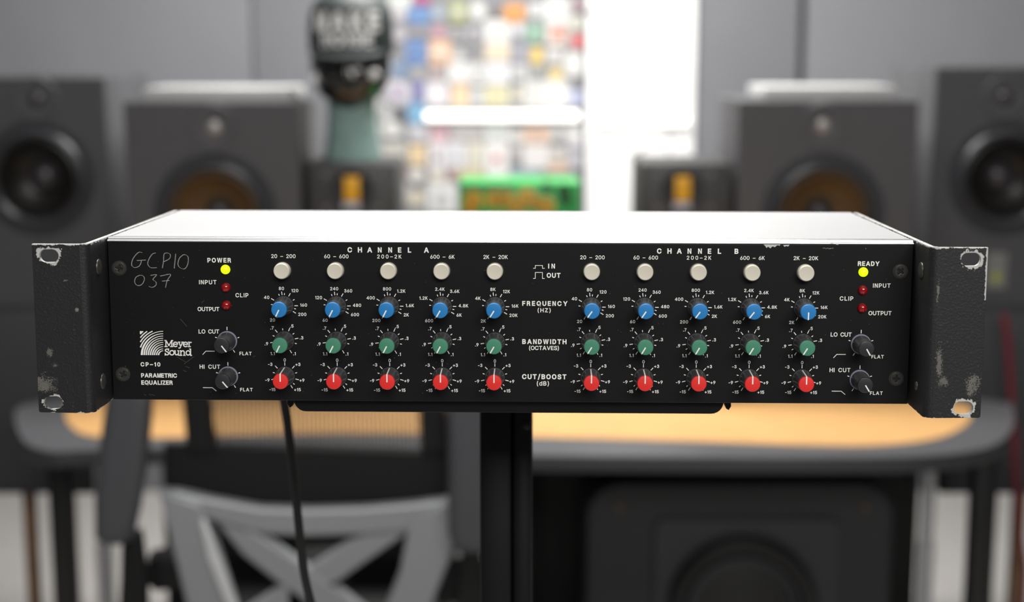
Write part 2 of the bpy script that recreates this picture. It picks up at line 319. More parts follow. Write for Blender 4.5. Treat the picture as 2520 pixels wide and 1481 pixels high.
# --- glyphs: letter outlines (thousandths of an em) filled into flat meshes
GLYPHS = {"(":[[89,207,92,264,101,324,114,384,132,441,153,494,177,539,236,539,212,485,191,428,174,370,161,313,154,258,151,207,154,161,160,115,172,67,188,16,209,-38,236,-96,177,-96,139,-21,111,55,95,131]],")":[[37,-96,64,-37,86,18,102,69,113,116,120,162,122,207,119,258,112,313,99,370,82,428,62,485,37,539,97,539,121,494,142,441,159,384,173,323,181,264,184,207,178,130,161,53,134,-22,97,-96]],"+":[[198,34,198,364,255,364,255,34],[61,172,61,226,391,226,391,172]],"-":[[337,244,337,188,114,188,114,244]],".":[[95,-4,78,-1,63,9,53,24,50,41,53,59,63,73,78,83,95,87,113,83,128,73,138,59,141,41,138,24,128,9,113,-1]],"/":[[235,533,71,-76,14,-76,178,533]],"0":[[227,-7,174,1,130,24,95,62,69,113,53,178,48,254,53,330,69,395,95,447,130,484,174,508,227,516,279,508,323,484,358,447,384,395,400,330,405,254,400,178,384,113,359,62,323,24,279,1],[227,50,261,56,290,74,313,103,330,144,340,194,344,254,340,314,330,365,313,405,290,435,261,453,227,460,192,453,163,435,140,405,123,365,113,314,109,254,113,194,123,144,140,103,163,74,192,56]],"1":[[180,0,180,385,85,385,85,430,140,438,175,462,190,509,245,509,245,0]],"2":[[64,0,64,47,234,229,282,282,299,305,311,327,318,348,320,371,317,397,308,419,293,436,273,449,250,457,224,460,196,457,172,447,153,433,139,413,130,390,127,362,66,362,71,405,86,442,111,473,143,496,182,511,225,516,268,511,306,497,337,474,361,445,376,411,381,372,378,345,371,318,357,290,336,259,267,180,153,60,389,57,389,0]],"3":[[60,375,68,430,100,480,150,508,215,516,285,505,340,468,358,405,350,350,325,310,290,284,345,255,375,210,384,148,370,75,320,20,250,-5,210,-7,145,2,90,38,58,90,48,150,112,150,125,95,165,58,212,50,270,60,308,100,318,150,305,205,265,240,215,248,175,248,175,304,215,304,262,315,290,350,296,395,282,438,245,458,205,460,160,448,132,420,122,375]],"4":[[270,0,270,115,35,115,35,172,265,509,330,509,330,170,395,170,395,115,330,115,330,0],[95,170,270,170,270,425]],"5":[[221,-7,178,-2,140,11,108,32,83,60,66,93,60,130,122,130,127,108,138,89,154,73,173,60,196,52,221,50,250,53,276,64,298,82,314,104,324,131,328,162,324,193,314,221,297,244,275,262,248,273,218,277,192,275,167,268,145,258,128,246,67,253,96,509,366,509,366,452,151,452,134,301,155,315,178,325,203,331,229,334,263,330,294,321,321,306,345,285,364,260,379,231,388,199,391,163,385,117,369,76,343,41,309,15,268,-1]],"6":[[226,-7,182,-1,142,15,109,40,84,74,69,115,64,162,68,199,80,239,102,285,137,340,252,509,322,509,151,261,154,275,165,288,179,299,196,307,214,312,235,314,278,309,316,295,346,271,370,240,384,201,389,157,384,112,368,73,343,39,310,14,271,-2],[226,48,254,52,279,63,299,79,314,101,324,128,327,157,324,187,314,213,299,235,279,251,254,262,226,265,198,262,174,252,153,235,138,214,128,188,125,158,128,128,138,102,153,79,174,63,198,52]],"7":[[110,0,140,120,200,270,318,448,50,448,50,509,385,509,385,455,270,295,205,150,178,0]],"8":[[226,-7,178,-2,136,11,101,33,74,62,57,96,52,135,55,166,65,195,81,220,101,241,125,256,153,265,119,282,93,308,76,342,70,380,75,417,90,450,114,477,146,498,184,511,226,516,269,511,306,498,337,477,361,450,377,417,382,380,376,342,359,308,333,282,300,267,327,256,351,241,372,220,387,195,397,166,401,135,395,96,378,62,352,33,317,11,275,-2],[226,49,258,52,285,60,307,74,323,91,333,113,337,139,333,165,322,189,305,208,283,223,256,232,226,235,196,232,169,223,147,208,130,189,119,165,115,139,119,113,129,91,145,74,167,60,195,52],[226,290,252,292,274,300,293,313,307,330,316,351,319,376,316,399,308,420,294,437,275,449,252,457,226,460,200,457,177,449,159,437,145,420,136,399,133,376,136,351,145,330,159,313,178,300,201,292]],"9":[[226,516,271,510,310,494,343,468,368,434,384,393,389,347,385,309,373,270,350,224,315,168,200,0,130,0,301,248,299,234,287,221,273,210,257,202,238,196,218,195,175,199,137,214,106,237,83,269,68,307,64,352,69,397,85,436,110,469,143,494,182,510],[226,460,199,457,174,446,154,429,138,407,129,381,125,352,129,322,138,295,154,274,174,257,199,247,226,243,254,247,279,257,299,273,314,295,324,321,327,350,324,381,314,407,299,429,279,446,254,457]],"A":[[10,0,196,509,280,509,466,0,396,0,348,140,128,140,80,0],[149,197,327,197,238,448]],"B":[[60,0,60,509,241,509,289,504,329,491,359,469,381,442,394,410,398,374,395,344,387,320,373,301,356,286,336,275,315,267,339,257,363,245,385,227,402,203,414,173,418,136,413,100,400,67,377,39,344,18,301,4,247,0],[125,57,245,57,296,63,330,80,349,105,355,137,352,161,342,184,327,203,306,218,279,228,248,231,125,231],[125,285,238,285,265,288,288,296,308,309,323,326,333,348,336,372,330,403,313,429,283,446,240,452,125,452]],"C":[[267,-7,205,1,150,25,104,63,70,115,48,179,40,254,48,329,70,393,104,445,150,484,205,508,267,516,305,513,340,504,373,490,402,471,427,447,448,418,463,385,473,348,408,348,401,373,389,395,375,413,357,428,337,440,315,449,292,454,267,456,223,450,184,432,150,403,125,364,109,314,103,254,109,194,125,145,151,105,184,76,223,59,267,53,292,55,315,60,337,69,357,81,375,96,389,114,401,136,408,160,473,160,463,124,448,91,428,62,402,38,373,19,341,5,305,-4]],"D":[[60,0,60,509,235,509,310,495,370,455,408,395,428,320,430,254,424,180,402,110,365,52,310,15,235,0],[126,58,228,58,285,70,325,102,350,155,362,254,350,355,322,412,283,440,228,451,126,451]],"E":[[60,0,60,509,372,509,372,452,125,452,125,286,355,286,355,229,125,229,125,57,375,57,375,0]],"F":[[60,0,60,509,369,509,369,452,125,452,125,278,346,278,346,221,125,221,125,0]],"G":[[269,-7,205,1,149,25,104,64,69,116,47,179,40,254,47,329,69,393,103,445,149,484,203,508,265,516,304,513,340,504,374,489,403,469,429,445,449,416,465,384,474,349,408,349,399,372,387,393,373,411,356,427,337,439,315,448,291,454,265,456,222,450,183,432,150,404,125,364,109,314,103,254,109,194,125,145,151,105,184,76,224,59,269,53,309,57,345,71,374,93,396,123,410,160,415,202,434,199,283,199,283,256,478,256,478,200,471,141,451,91,419,50,377,19,326,0]],"H":[[60,0,60,509,125,509,125,289,392,289,392,509,457,509,457,0,392,0,392,232,125,232,125,0]],"I":[[66,0,66,509,132,509,132,0]],"K":[[60,0,60,509,126,509,126,260,330,509,412,509,235,300,425,0,345,0,190,250,126,175,126,0]],"L":[[60,0,60,509,125,509,125,57,361,57,361,0]],"M":[[55,0,55,509,150,509,255,110,362,509,455,509,455,0,392,0,392,430,288,0,224,0,118,430,118,0]],"N":[[56,0,56,509,130,509,345,120,345,509,408,509,408,0,334,0,119,389,119,0]],"O":[[267,-7,205,1,150,25,105,63,70,115,48,179,40,254,48,329,70,393,105,445,150,484,205,508,267,516,329,508,384,484,429,445,464,393,486,329,493,254,486,179,464,115,429,63,384,25,329,1],[267,53,310,59,349,76,383,105,408,144,425,194,430,254,425,314,408,365,383,404,349,433,310,450,267,456,223,450,184,433,151,404,125,364,109,314,103,254,109,194,125,144,151,105,184,76,223,59]],"P":[[60,0,60,509,235,509,289,503,332,487,366,462,390,430,404,391,409,348,404,304,390,265,366,233,332,207,289,191,235,186,109,186,109,242,233,242,269,246,297,256,318,272,333,294,342,319,344,348,342,376,333,402,318,423,297,439,268,449,232,452,125,452,125,0]],"Q":[[245,159,313,159,369,85,384,65,468,-48,401,-48,346,27,331,46],[267,-7,205,1,150,25,105,63,70,115,48,179,40,254,48,329,70,393,105,445,150,484,205,508,267,516,329,508,384,484,429,445,464,393,486,329,493,254,486,179,464,115,429,63,384,25,329,1],[267,53,310,59,349,76,383,105,408,144,425,194,430,254,425,314,408,365,383,404,349,433,310,450,267,456,223,450,184,433,151,404,125,364,109,314,103,254,109,194,125,144,151,105,184,76,223,59]],"R":[[60,0,60,509,265,509,335,495,380,450,395,375,380,310,335,265,375,235,390,180,395,80,400,30,415,0,340,0,328,40,325,150,312,205,270,228,126,228,126,0],[126,286,255,286,305,305,326,368,308,432,255,452,126,452]],"S":[[224,-9,172,-4,128,9,91,31,64,60,46,96,38,137,104,137,110,110,123,88,142,71,166,59,194,52,224,49,257,52,286,60,311,74,329,92,341,114,346,139,342,161,332,179,316,193,296,205,245,222,184,239,128,260,86,289,60,326,52,372,58,413,75,448,102,476,138,498,180,511,227,516,275,511,316,498,351,476,377,449,394,415,401,378,337,378,326,412,302,437,267,453,225,459,194,456,167,448,145,435,129,418,118,398,115,376,119,352,131,334,148,319,169,308,212,293,264,279,312,264,336,252,359,238,379,220,395,198,405,171,408,139,403,99,386,64,360,34,323,11,278,-4]],"T":[[32,452,32,509,417,509,417,452,257,452,257,0,193,0,193,452]],"U":[[259,-8,203,-2,154,15,114,43,85,80,66,124,60,173,60,509,124,509,124,178,128,144,141,113,160,87,187,68,220,56,259,52,298,56,331,68,357,87,377,113,389,144,393,178,393,509,457,509,457,173,451,124,433,80,403,43,363,15,315,-2]],"V":[[204,0,16,509,84,509,192,206,215,137,248,31,235,31,267,138,290,206,395,509,463,509,278,0]],"W":[[120,0,5,509,75,509,158,100,262,509,330,509,434,100,517,509,587,509,472,0,398,0,296,405,194,0]],"X":[[18,0,217,284,217,236,29,509,104,509,178,400,204,361,223,329,243,292,232,292,252,329,272,361,298,400,374,509,446,509,259,239,259,287,456,0,382,0,292,129,268,165,250,195,230,231,244,231,225,196,206,166,182,129,91,0]],"Y":[[190,0,190,205,5,509,82,509,224,268,366,509,442,509,256,205,256,0]],"Z":[[42,0,42,46,273,385,306,431,341,476,348,454,285,452,223,452,40,452,40,509,397,509,397,462,169,129,134,81,97,33,90,54,152,57,214,57,399,57,399,0]],"d":[[195,-8,151,-2,111,16,79,45,55,84,39,133,34,189,39,245,55,293,79,332,112,361,151,378,196,384,228,381,253,373,272,360,287,346,306,319,311,509,372,509,372,0,313,0,313,59,287,31,272,17,252,4,227,-5],[205,47,236,51,263,65,284,86,299,115,309,150,312,189,309,229,300,263,284,291,263,312,237,325,205,330,172,325,145,311,124,290,108,261,99,227,96,189,99,151,109,117,124,88,145,66,172,51]],"–":[[350,244,350,188,0,188,0,244]]}
GL = {}
CAPH = max(GLYPHS['H'][0][1::2]) / 1000
GL['cap'] = CAPH
def glyph(ch, bold):
    k = (ch, bold)
    if k in GL: return GL[k]
    if ch == ' ': GL[k] = ([], [], 0.28); return GL[k]
    cs = [[Vector((c[i]/1000, c[i+1]/1000)) for i in range(0, len(c), 2)] for c in GLYPHS[ch]]
    area_ = lambda P: sum(P[i].x*P[(i+1) % len(P)].y - P[(i+1) % len(P)].x*P[i].y for i in range(len(P)))
    sg = -1 if area_(max(cs, key=lambda P: abs(area_(P)))) < 0 else 1
    cu = bpy.data.curves.new('outline', 'CURVE'); cu.dimensions = '2D'; cu.fill_mode = 'BOTH'
    for P in cs:
        n = len(P); Q = []
        for i in range(n):
            d0 = (P[i] - P[i-1]).normalized(); d1 = (P[(i+1) % n] - P[i]).normalized()
            n0 = Vector((d0.y, -d0.x)) * sg; n1 = Vector((d1.y, -d1.x)) * sg
            m = n0 + n1; m = m / max(m.length_squared / 2, 0.5); Q.append(P[i] + m * bold)
        sp = cu.splines.new('POLY'); sp.points.add(n-1); sp.use_cyclic_u = True
        for i, q in enumerate(Q): sp.points[i].co = (q.x, q.y, 0, 1)
    ob = bpy.data.objects.new('outline', cu); COL.objects.link(ob)
    me = bpy.data.meshes.new_from_object(ob.evaluated_get(bpy.context.evaluated_depsgraph_get()))
    vs = [(v.co.x, v.co.y) for v in me.vertices]; fs = [tuple(p.vertices) for p in me.polygons]
    bpy.data.objects.remove(ob); bpy.data.curves.remove(cu); bpy.data.meshes.remove(me)
    x0 = min(v[0] for v in vs); x1 = max(v[0] for v in vs)
    GL[k] = ([(x - x0, y) for x, y in vs], fs, x1 - x0); return GL[k]
class Print:
    """flat printing collected into one mesh, coordinates in mm on the panel"""
    def __init__(s): s.v = []; s.f = []
    def poly(s, pts, y=-0.05):
        i = len(s.v); s.v += [(x*MM, y*MM, z*MM) for x, z in pts]; s.f.append(tuple(range(i, i+len(pts))))
    def line(s, a, b, w, y=-0.05):
        a = Vector(a); b = Vector(b); d = (b-a)
        if d.length < 1e-6: return
        n = Vector((-d.y, d.x)).normalized() * w/2; s.poly([a-n, b-n, b+n, a+n], y)
    def path(s, pts, w, y=-0.05):
        for k, (a, b) in enumerate(zip(pts, pts[1:])):
            a = Vector(a); b = Vector(b); e = (b-a).normalized() * w*0.3 if (b-a).length > 1e-6 else Vector((0, 0)); s.line(a-e, b+e, w, y - 0.001*(k % 3))
    def arc(s, cx, cz, rx, rz, a0, a1, w, n=18):
        s.path([(cx + rx*math.cos(R(a0+(a1-a0)*i/n)), cz + rz*math.sin(R(a0+(a1-a0)*i/n))) for i in range(n+1)], w)
    def text(s, t, x, z, cap, align='c', bold=0.018, gap=0.10, width=None, sx=1.0):
        """cap = capital height in mm, z = middle of capitals; gap between glyphs in em; width fixes the total"""
        gs = [glyph(c, bold) for c in t]; k = cap / GL['cap']
        adv = [g_[2]*sx for g_ in gs]
        if width: 
            gap = (width/k - sum(adv)) / max(1, len(t)-1)
        tot = (sum(adv) + gap*(len(t)-1)) * k
        X = x - tot/2 if align == 'c' else (x - tot if align == 'r' else x)
        for g_, a in zip(gs, adv):
            i = len(s.v); s.v += [((X + vx*sx*k)*MM, -0.05*MM, (z - cap/2 + vy*k)*MM) for vx, vy in g_[0]]
            s.f += [tuple(i+q for q in f) for f in g_[1]]
            X += (a + gap)*k
    def mesh(s, name, m):
        me = bpy.data.meshes.new(name); me.from_pydata(s.v, [], s.f); me.materials.append(m); return me
    def obj(s, name, m=WHITE, parent=None, loc=None): return link(name, s.mesh(name, m), None, parent or panel, loc)

XA = [-119.15 + 28.0*i for i in range(5)]; XB = [43.75 + 27.95*i for i in range(5)]
ZF, ZW, ZC, ZB = 7.7, -11.2, -30.3, 26.7
def ticks(p, longs, shorts, r0=5.75, r1=7.6, rs=6.75, w=0.42):
    for a in longs: c, s_ = math.cos(R(a)), math.sin(R(a)); p.line((r0*c, r0*s_), (r1*c, r1*s_), w)
    for a in shorts: c, s_ = math.cos(R(a)), math.sin(R(a)); p.line((r0*c, r0*s_), (rs*c, rs*s_), w)
NUM = 1.62
FL = [['20', '40', '80', '120', '160', '200'], ['60', '120', '240', '360', '480', '600'], ['200', '400', '800', '1.2K', '1.6K', '2K'],
      ['600', '1.2K', '2.4K', '3.6K', '4.8K', '6K'], ['2K', '4K', '8K', '12K', '16K', '20K']]
f_mesh = []
for lb in FL:
    p = Print(); ticks(p, (240, 150, 97, 61, 0, -32), (175, 112, 85, 30, -15))
    p.text(lb[0], -4.7, -7.7, NUM, 'r'); p.text(lb[1], -7.5, 4.4, NUM, 'r'); p.text(lb[2], -1.0, 9.2, NUM); p.text(lb[3], 4.3, 8.1, NUM, 'l')
    p.text(lb[4], 8.8, 0.4, NUM, 'l'); p.text(lb[5], 7.7, -4.6, NUM, 'l')
    f_mesh.append(p.mesh('frequency_scale', WHITE))
p = Print(); ticks(p, (237, 188, 129, 66, 11, -60), (212, 155, 97, 38, -13))
for t, x, z in (('.7', -6.4, 6.95), ('.5', 4.1, 8.0), ('.3', 9.2, 1.7), ('.1', 5.3, -6.9), ('1.1', -6.4, -6.9), ('.9', -9.6, -1.6)): p.text(t, x, z, NUM)
bw_mesh = p.mesh('bandwidth_scale', WHITE)
p = Print(); ticks(p, (90, 47, 133, -15, 195, -59, 239), (17, 163, -42, 222))
for t, x, z in (('0', 0, 8.8), ('+3', 7.0, 6.4), ('-3', -7.8, 6.4), ('+9', 9.0, -2.2), ('-9', -9.5, -2.2), ('+15', 6.5, -7.3), ('-15', -6.9, -7.3)): p.text(t, x, z, NUM)
cb_mesh = p.mesh('gain_scale', WHITE)
p = Print(); ticks(p, (90,), (17, 163), w=0.42); ticks(p, (-58, -122), (), 5.75, 7.3)
fl_mesh = p.mesh('filter_scale', WHITE)

# --- knobs
def grooves(i, h): return 0.955 if (i % 6 == 0 and 1.2*MM < h < 13.4*MM) else 1.0
kbody = lathe_mesh('knob', S([(0.2, 4.9), (1.0, 4.9), (1.2, 4.85), (13.6, 4.18), (14.0, 4.1), (14.3, 3.6)]), KNOB, 60, mod=grooves, smooth=22)
kring = lathe_mesh('skirt', S([(0, 5.2), (0.9, 5.2), (1.15, 5.05), (1.15, 4.6)]), KRING, 48)
def cap_mesh(m): return lathe_mesh('knob_cap', S([(13.9, 4.12), (14.7, 4.08), (15.1, 3.85), (15.2, 3.5), (15.2, 0.5)]), m, 48)
kringl = lathe_mesh('skirt', S([(0, 5.35), (0.9, 5.35), (1.2, 5.15), (1.2, 4.6)]), KRINGL, 48)
capm = {k: cap_mesh(m) for k, m in (('blue', CAPB), ('green', CAPG), ('red', CAPR), ('black', CAPK))}
def pointer_mesh(side):
    bm = bmesh.new(); w = 0.33
    path = [(-15.28, 0.0), (-15.28, 3.8), (-14.75, 4.2)]
    if side: path += [(-13.6, 4.28), (-7, 4.64), (-1.3, 4.95)]
    th = 0.08
    rows = []
    for y, z in path:
        rows.append([bm.verts.new((sx*w*MM, y*MM, z*MM)) for sx in (-1, 1)])
    lo = []
    for y, z in path:
        lo.append([bm.verts.new((sx*w*MM, (y+0.15)*MM, (z-0.15 if z > 1 else z)*MM)) for sx in (-1, 1)])
    for i in range(len(path)-1):
        bm.faces.new((rows[i][0], rows[i][1], rows[i+1][1], rows[i+1][0])); bm.faces.new((lo[i][0], lo[i+1][0], lo[i+1][1], lo[i][1]))
        for k in (0, 1): bm.faces.new((rows[i][k], rows[i+1][k], lo[i+1][k], lo[i][k]))
    bm.faces.new((rows[0][0], lo[0][0], lo[0][1], rows[0][1])); bm.faces.new((rows[-1][0], rows[-1][1], lo[-1][1], lo[-1][0]))
    return bm_mesh(bm, 'pointer', WHITE)
ptr_long, ptr_short = pointer_mesh(True), pointer_mesh(False)
def knob(x, z, kind, ang, long_=False):
    o = link('knob', kbody, None, eq, (x*MM, 0, z*MM), (0, R(90 - ang), 0))
    o['label'] = {'blue': 'dark grey knob with blue cap', 'green': 'dark grey knob with green cap', 'red': 'dark grey knob with red cap', 'black': 'all-black filter knob'}[kind]
    link('skirt', kringl if kind == 'black' else kring, None, o); link('knob_cap', capm[kind], None, o)
    link('pointer', ptr_long if long_ else ptr_short, None, o)
fa = [244, 243, 243, 240, 238, 235, 236, 234, 232, 269]; ga = [244, 243, 243, 242, 240, 238, 239, 240, 239, 238]; ra = [90]*10
for i, x in enumerate(XA + XB):
    link('frequency_scale', f_mesh[i % 5], None, panel, (x*MM, 0, ZF*MM)); link('bandwidth_scale', bw_mesh, None, panel, (x*MM, 0, ZW*MM)); link('gain_scale', cb_mesh, None, panel, (x*MM, 0, ZC*MM))
    knob(x, ZF, 'blue', fa[i]); knob(x, ZW, 'green', ga[i]); knob(x, ZC, 'red', ra[i], True)
for x, a1, a2 in ((-149.6, -53, -50), (186.1, -60, -58)):
    for z, a in ((ZW-.2, a1), (ZC-.2, a2)):
        link('filter_scale', fl_mesh, None, panel, (x*MM, 0, z*MM)); knob(x, z, 'black', a)
# --- push buttons
btn = lathe_mesh('push_button', S([(0, 4.45), (1.2, 4.4), (3.6, 4.28), (4.3, 4.1), (4.6, 3.75), (4.55, 3.5), (4.45, 0.4)]), IVORY, 48)
hole = lathe_mesh('button_hole', S([(0.02, 4.95), (0.06, 4.95), (0.06, 4.4)]), RECESS, 40)
for i, x in enumerate(XA + XB):
    out = 0.9 if i in (0, 9) else (0.4 if i == 8 else 0)
    b = link('push_button', btn, None, eq, (x*MM, -out*MM, ZB*MM)); 
    link('button_hole', hole, None, panel, (x*MM, 0, ZB*MM))
# --- indicator lamps
dome = [(0, 2.55), (0.5, 2.5)] + [(0.5 + 2.1*math.sin(R(a)), 2.45*math.cos(R(a))) for a in range(12, 90, 12)] + [(2.6, 0.15)]
lg = lathe_mesh('indicator_lamp', S(dome), LEDG, 32); lr = lathe_mesh('indicator_lamp', S(dome), LEDR, 32)
for x in (-149.6, 186.1):
    link('indicator_lamp', lg, None, eq, (x*MM, 0, 26.9*MM))['label'] = 'lit yellow-green indicator lamp'
    for z in (17.3, 7.8): link('indicator_lamp', lr, None, eq, (x*MM, 0, z*MM))['label'] = 'unlit red clip lamp'
# --- cross-head screws
cr = []
for q in range(4):
    for dx, dz in ((0.45, 1.9), (-0.45, 1.9), (-0.55, 0.55)):
        a = q*PI/2; cr.append((dx*math.cos(a) - dz*math.sin(a), dx*math.sin(a) + dz*math.cos(a)))
scm = plate_mesh('screw', S(circ(0, 0, 3.4, 36)), [S(cr)], 0.8*MM, SCREW, bev=0.3*MM)
scb = lathe_mesh('screw_recess', S([(0.0, 3.0), (0.08, 3.0)]), RECESS, 20); scr = lathe_mesh('countersink', S([(0.0, 3.95), (0.12, 3.85), (0.12, 3.5)]), SCREW, 32)
for x, z, a in ((-206.05, 27.4, 12), (-206.05, -29.7, 25), (205.5, 27.4, 40), (205.4, -29.8, 5)):
    s = link('screw', scm, None, eq, (x*MM, -0.3*MM, z*MM), (0, R(a), 0)); link('screw_recess', scb, None, s, (0, 0.2*MM, 0)); link('countersink', scr, None, s, (0, 0.3*MM, 0))
# --- lettering
def label(t, x, z, cap, align='c', **k): p = Print(); p.text(t, x, z, cap, align, **k); p.obj('lettering')
LW = dict(bold=0.012)
for XX in (XA, XB):
    for x, t, dz in zip(XX, ('20 – 200', '60 – 600', '200–2K', '600 – 6K', '2K – 20K'), (0, 0, 0, 0, 0)):
        label(t, x + 0.4, 34.1, 1.95, width=12.9, bold=0.014)
for x0, ch in ((-83.6, 'A'), (79.15, 'B')):
    p = Print()
    for c, dx in zip('CHANNEL', (0, 5.35, 10.5, 15.8, 21.3, 26.3, 31.5)): p.text(c, x0 + dx, 37.6, 2.45, bold=0.034)
    p.text(ch, x0 + 40.4, 37.6, 2.45, bold=0.034); p.obj('lettering')
label('FREQUENCY', 19.3, 9.5, 2.3, width=24.0, bold=0.03); label('(HZ)', 18.9, 5.9, 2.1, width=6.9)
label('BANDWIDTH', 19.1, -10.95, 2.35, width=23.5, bold=0.032); label('(OCTAVES)', 18.9, -14.35, 2.1, width=15.9)
label('CUT/BOOST', 19.1, -29.85, 2.4, width=23.6, bold=0.032); label('(dB)', 18.4, -33.5, 2.2, width=6.5)
label('IN', 22.7, 29.4, 2.3, width=3.6, bold=0.03); label('OUT', 23.8, 24.5, 2.3, width=7.3, bold=0.03)
p = Print()
p.path([(13.1, 28.2), (14.15, 28.2), (14.15, 29.7), (17.9, 29.7), (17.9, 28.2), (19.0, 28.2)], 0.32)
p.path([(13.1, 22.8), (14.15, 22.8), (14.15, 26.0), (17.9, 26.0), (17.9, 22.8), (19.0, 22.8)], 0.32); p.obj('switch_symbol')
label('POWER', -152.8, 31.8, 2.2, width=12.6, bold=0.03); label('READY', 188.8, 31.35, 2.2, width=11.4, bold=0.03)
label('INPUT', -159.2, 20.1, 2.1, width=9.3); label('OUTPUT', -159.2, 5.7, 2.1, width=11.6); label('CLIP', -141.2, 13.2, 2.1, width=6.9)
label('INPUT', 196.0, 19.8, 2.1, width=9.2); label('OUTPUT', 195.6, 5.15, 2.1, width=12.1); label('CLIP', 177.8, 12.85, 2.1, width=7.1)
for cx, fx in ((-159.3, -140.0), (175.6, 195.2)):
    label('LO CUT', cx, -6.35, 2.1, width=11.0); label('HI CUT', cx, -25.4, 2.1, width=11.0)
    label('FLAT', fx, -18.15, 1.75, width=6.5); label('FLAT', fx, -37.75, 1.75, width=6.7)
for x0 in (-162.9, 172.0):
    p = Print(); p.path([(x0, -18.8), (x0+1.65, -17.0), (x0+6.3, -17.0)], 0.36); p.path([(x0-.3, -36.8), (x0+4.6, -36.8), (x0+6.7, -38.55)], 0.36); p.obj('filter_symbol')
label('CP–10', -191.1, -24.3, 2.05, width=10.6, bold=0.03)
label('PARAMETRIC', -186.7, -30.3, 2.1, width=19.3, bold=0.03); label('EQUALIZER', -187.9, -34.2, 2.1, width=16.9, bold=0.03)
# logo: square of swelling arcs
def lz(X, Y): return (-196.16 + (X - 130 - 0.033*(Y-130))*0.0226, -6.27 - (Y-130)*0.02362)
p = Print()
arcs = [(125, 82, 107, 92), (172, 132, 150, 136), (220, 180, 200, 186), (268, 225, 250, 236), (318, 275, 299, 285), (368, 325, 347, 333), (418, 375, 394, 380), (468, 422, 444, 430), (532, 472, 497, 483), (585, 540, 552, 538)]
for k in range(1, 6): arcs.append((585+56*k, 543+56*k, 552+56*k, 530+56*k))
for rxo, rxi, ryo, ryi in arcs:
    rxi += 9; rxo -= 1
    n = 72
    for i in range(n):
        q = []
        for t, rx, ry in ((i, rxo, ryo), (i+1, rxo, ryo), (i+1, rxi, ryi), (i, rxi, ryi)):
            a = R(90*t/n); q.append((680 - rx*math.cos(a), 680 - ry*math.sin(a)))
        if all(x > 780-655 and y > 123 for x, y in q): p.poly([lz(*c) for c in q])
p.poly([lz(*c) for c in ((128, 132), (185, 132), (160, 160), (130, 187))]); p.obj('logo')
p = Print(); w = 0.56
def st(*pts): p.path([lz(*c) for c in pts], w)
def stw(wd_, *pts): p.path([lz(*c) for c in pts], wd_)
def ring(cx, cy, r, a0=0, a1=360):
    st(*[(cx + r*math.cos(R(a0+(a1-a0)*i/20)), cy - r*1.02*math.sin(R(a0+(a1-a0)*i/20))) for i in range(21)])
st((745, 345), (745, 480)); st((885, 345), (885, 480)); st((750, 345), (815, 462), (880, 345)); st((718, 345), (752, 345)); st((878, 345), (910, 345)); st((718, 482), (780, 482)); st((852, 482), (915, 482))
ring(972, 432, 50, 0, 315); st((925, 430), (1022, 430))
st((1052, 382), (1097, 480)); st((1140, 382), (1082, 512), (1050, 516)); st((1035, 380), (1078, 380)); st((1118, 380), (1162, 380))
ring(1210, 432, 50, 0, 315); st((1163, 430), (1260, 430))
st((1295, 382), (1295, 482)); st((1272, 380), (1298, 380)); st((1270, 482), (1328, 482)); st((1298, 405), (1318, 385), (1348, 385))
st((805, 578), (805, 548), (770, 538), (735, 552), (733, 582), (770, 602), (808, 622), (812, 655), (778, 675), (735, 662)); st((729, 635), (729, 682)); st((808, 533), (808, 570))
ring(888, 624, 50)
st((950, 578), (965, 578), (965, 640), (978, 668), (1008, 672), (1040, 645)); st((1025, 578), (1044, 578), (1044, 680), (1062, 680))
st((1080, 578), (1100, 578), (1100, 682)); st((1078, 682), (1125, 682)); st((1103, 605), (1130, 580), (1162, 580), (1180, 605), (1180, 682)); st((1160, 682), (1205, 682))
ring(1272, 626, 48); st((1305, 538), (1330, 538), (1330, 682), (1355, 682))
p.obj('lettering')
# scratched handwriting and wear
def hz(X, Y): return (-199.47 + (X-722)*0.0787 + (390-Y)*0.002, 31.2 - (Y-390)*0.0789)
HW = [[(795, 332), (772, 330), (742, 358), (724, 395), (725, 422), (745, 433), (772, 424), (786, 400), (788, 386)], [(758, 386), (818, 382)],
      [(885, 334), (862, 343), (838, 380), (832, 412), (853, 434), (892, 433)], [(930, 436), (938, 390), (942, 342), (965, 334), (984, 346), (978, 372), (940, 394)],
      [(1020, 340), (1016, 385), (1010, 438)], [(1070, 346), (1045, 370), (1035, 408), (1050, 434), (1080, 440), (1100, 412), (1105, 366), (1090, 347), (1068, 346)],
      [(775, 485), (750, 500), (742, 530), (755, 552), (780, 553), (800, 535), (808, 505), (795, 487), (773, 485)],
      [(850, 486), (890, 481), (866, 512), (886, 530), (885, 552), (860, 567), (838, 560)], [(915, 490), (985, 478), (962, 520), (950, 568)], [(928, 524), (976, 519)]]
p = Print()
for s_ in HW:
    q = [Vector(hz(*c)).to_3d() for c in s_]
    for off in (0.0, 0.22):
        pts = smooth_path(q, 5); p.path([(v.x + off + random.uniform(-.04, .04), v.y - off*0.5 + random.uniform(-.04, .04)) for v in pts], 0.15)
p.obj('scratch_marks', SCRATCH); p = Print()
for a, b in (((1050, 780), (1095, 832)), ((1075, 1090), (1140, 1040)), ((1025, 1040), (1085, 1075)), ((1085, 1105), (1115, 1118)), ((1070, 1133), (1092, 1142)), ((1195, 672), (1213, 655)), ((800, 1300), (815, 1308)), ((835, 1298), (848, 1308)), ((850, 1300), (875, 1308)), ((1545, 1040), (1560, 1030))):
    p.line(hz(*a), hz(*b), 0.16)
p.obj('faint_scratches', mat('faint_scratched_paint', (84, 83, 81), 0.6, grain=0.6, scale=1500))
p = Print()
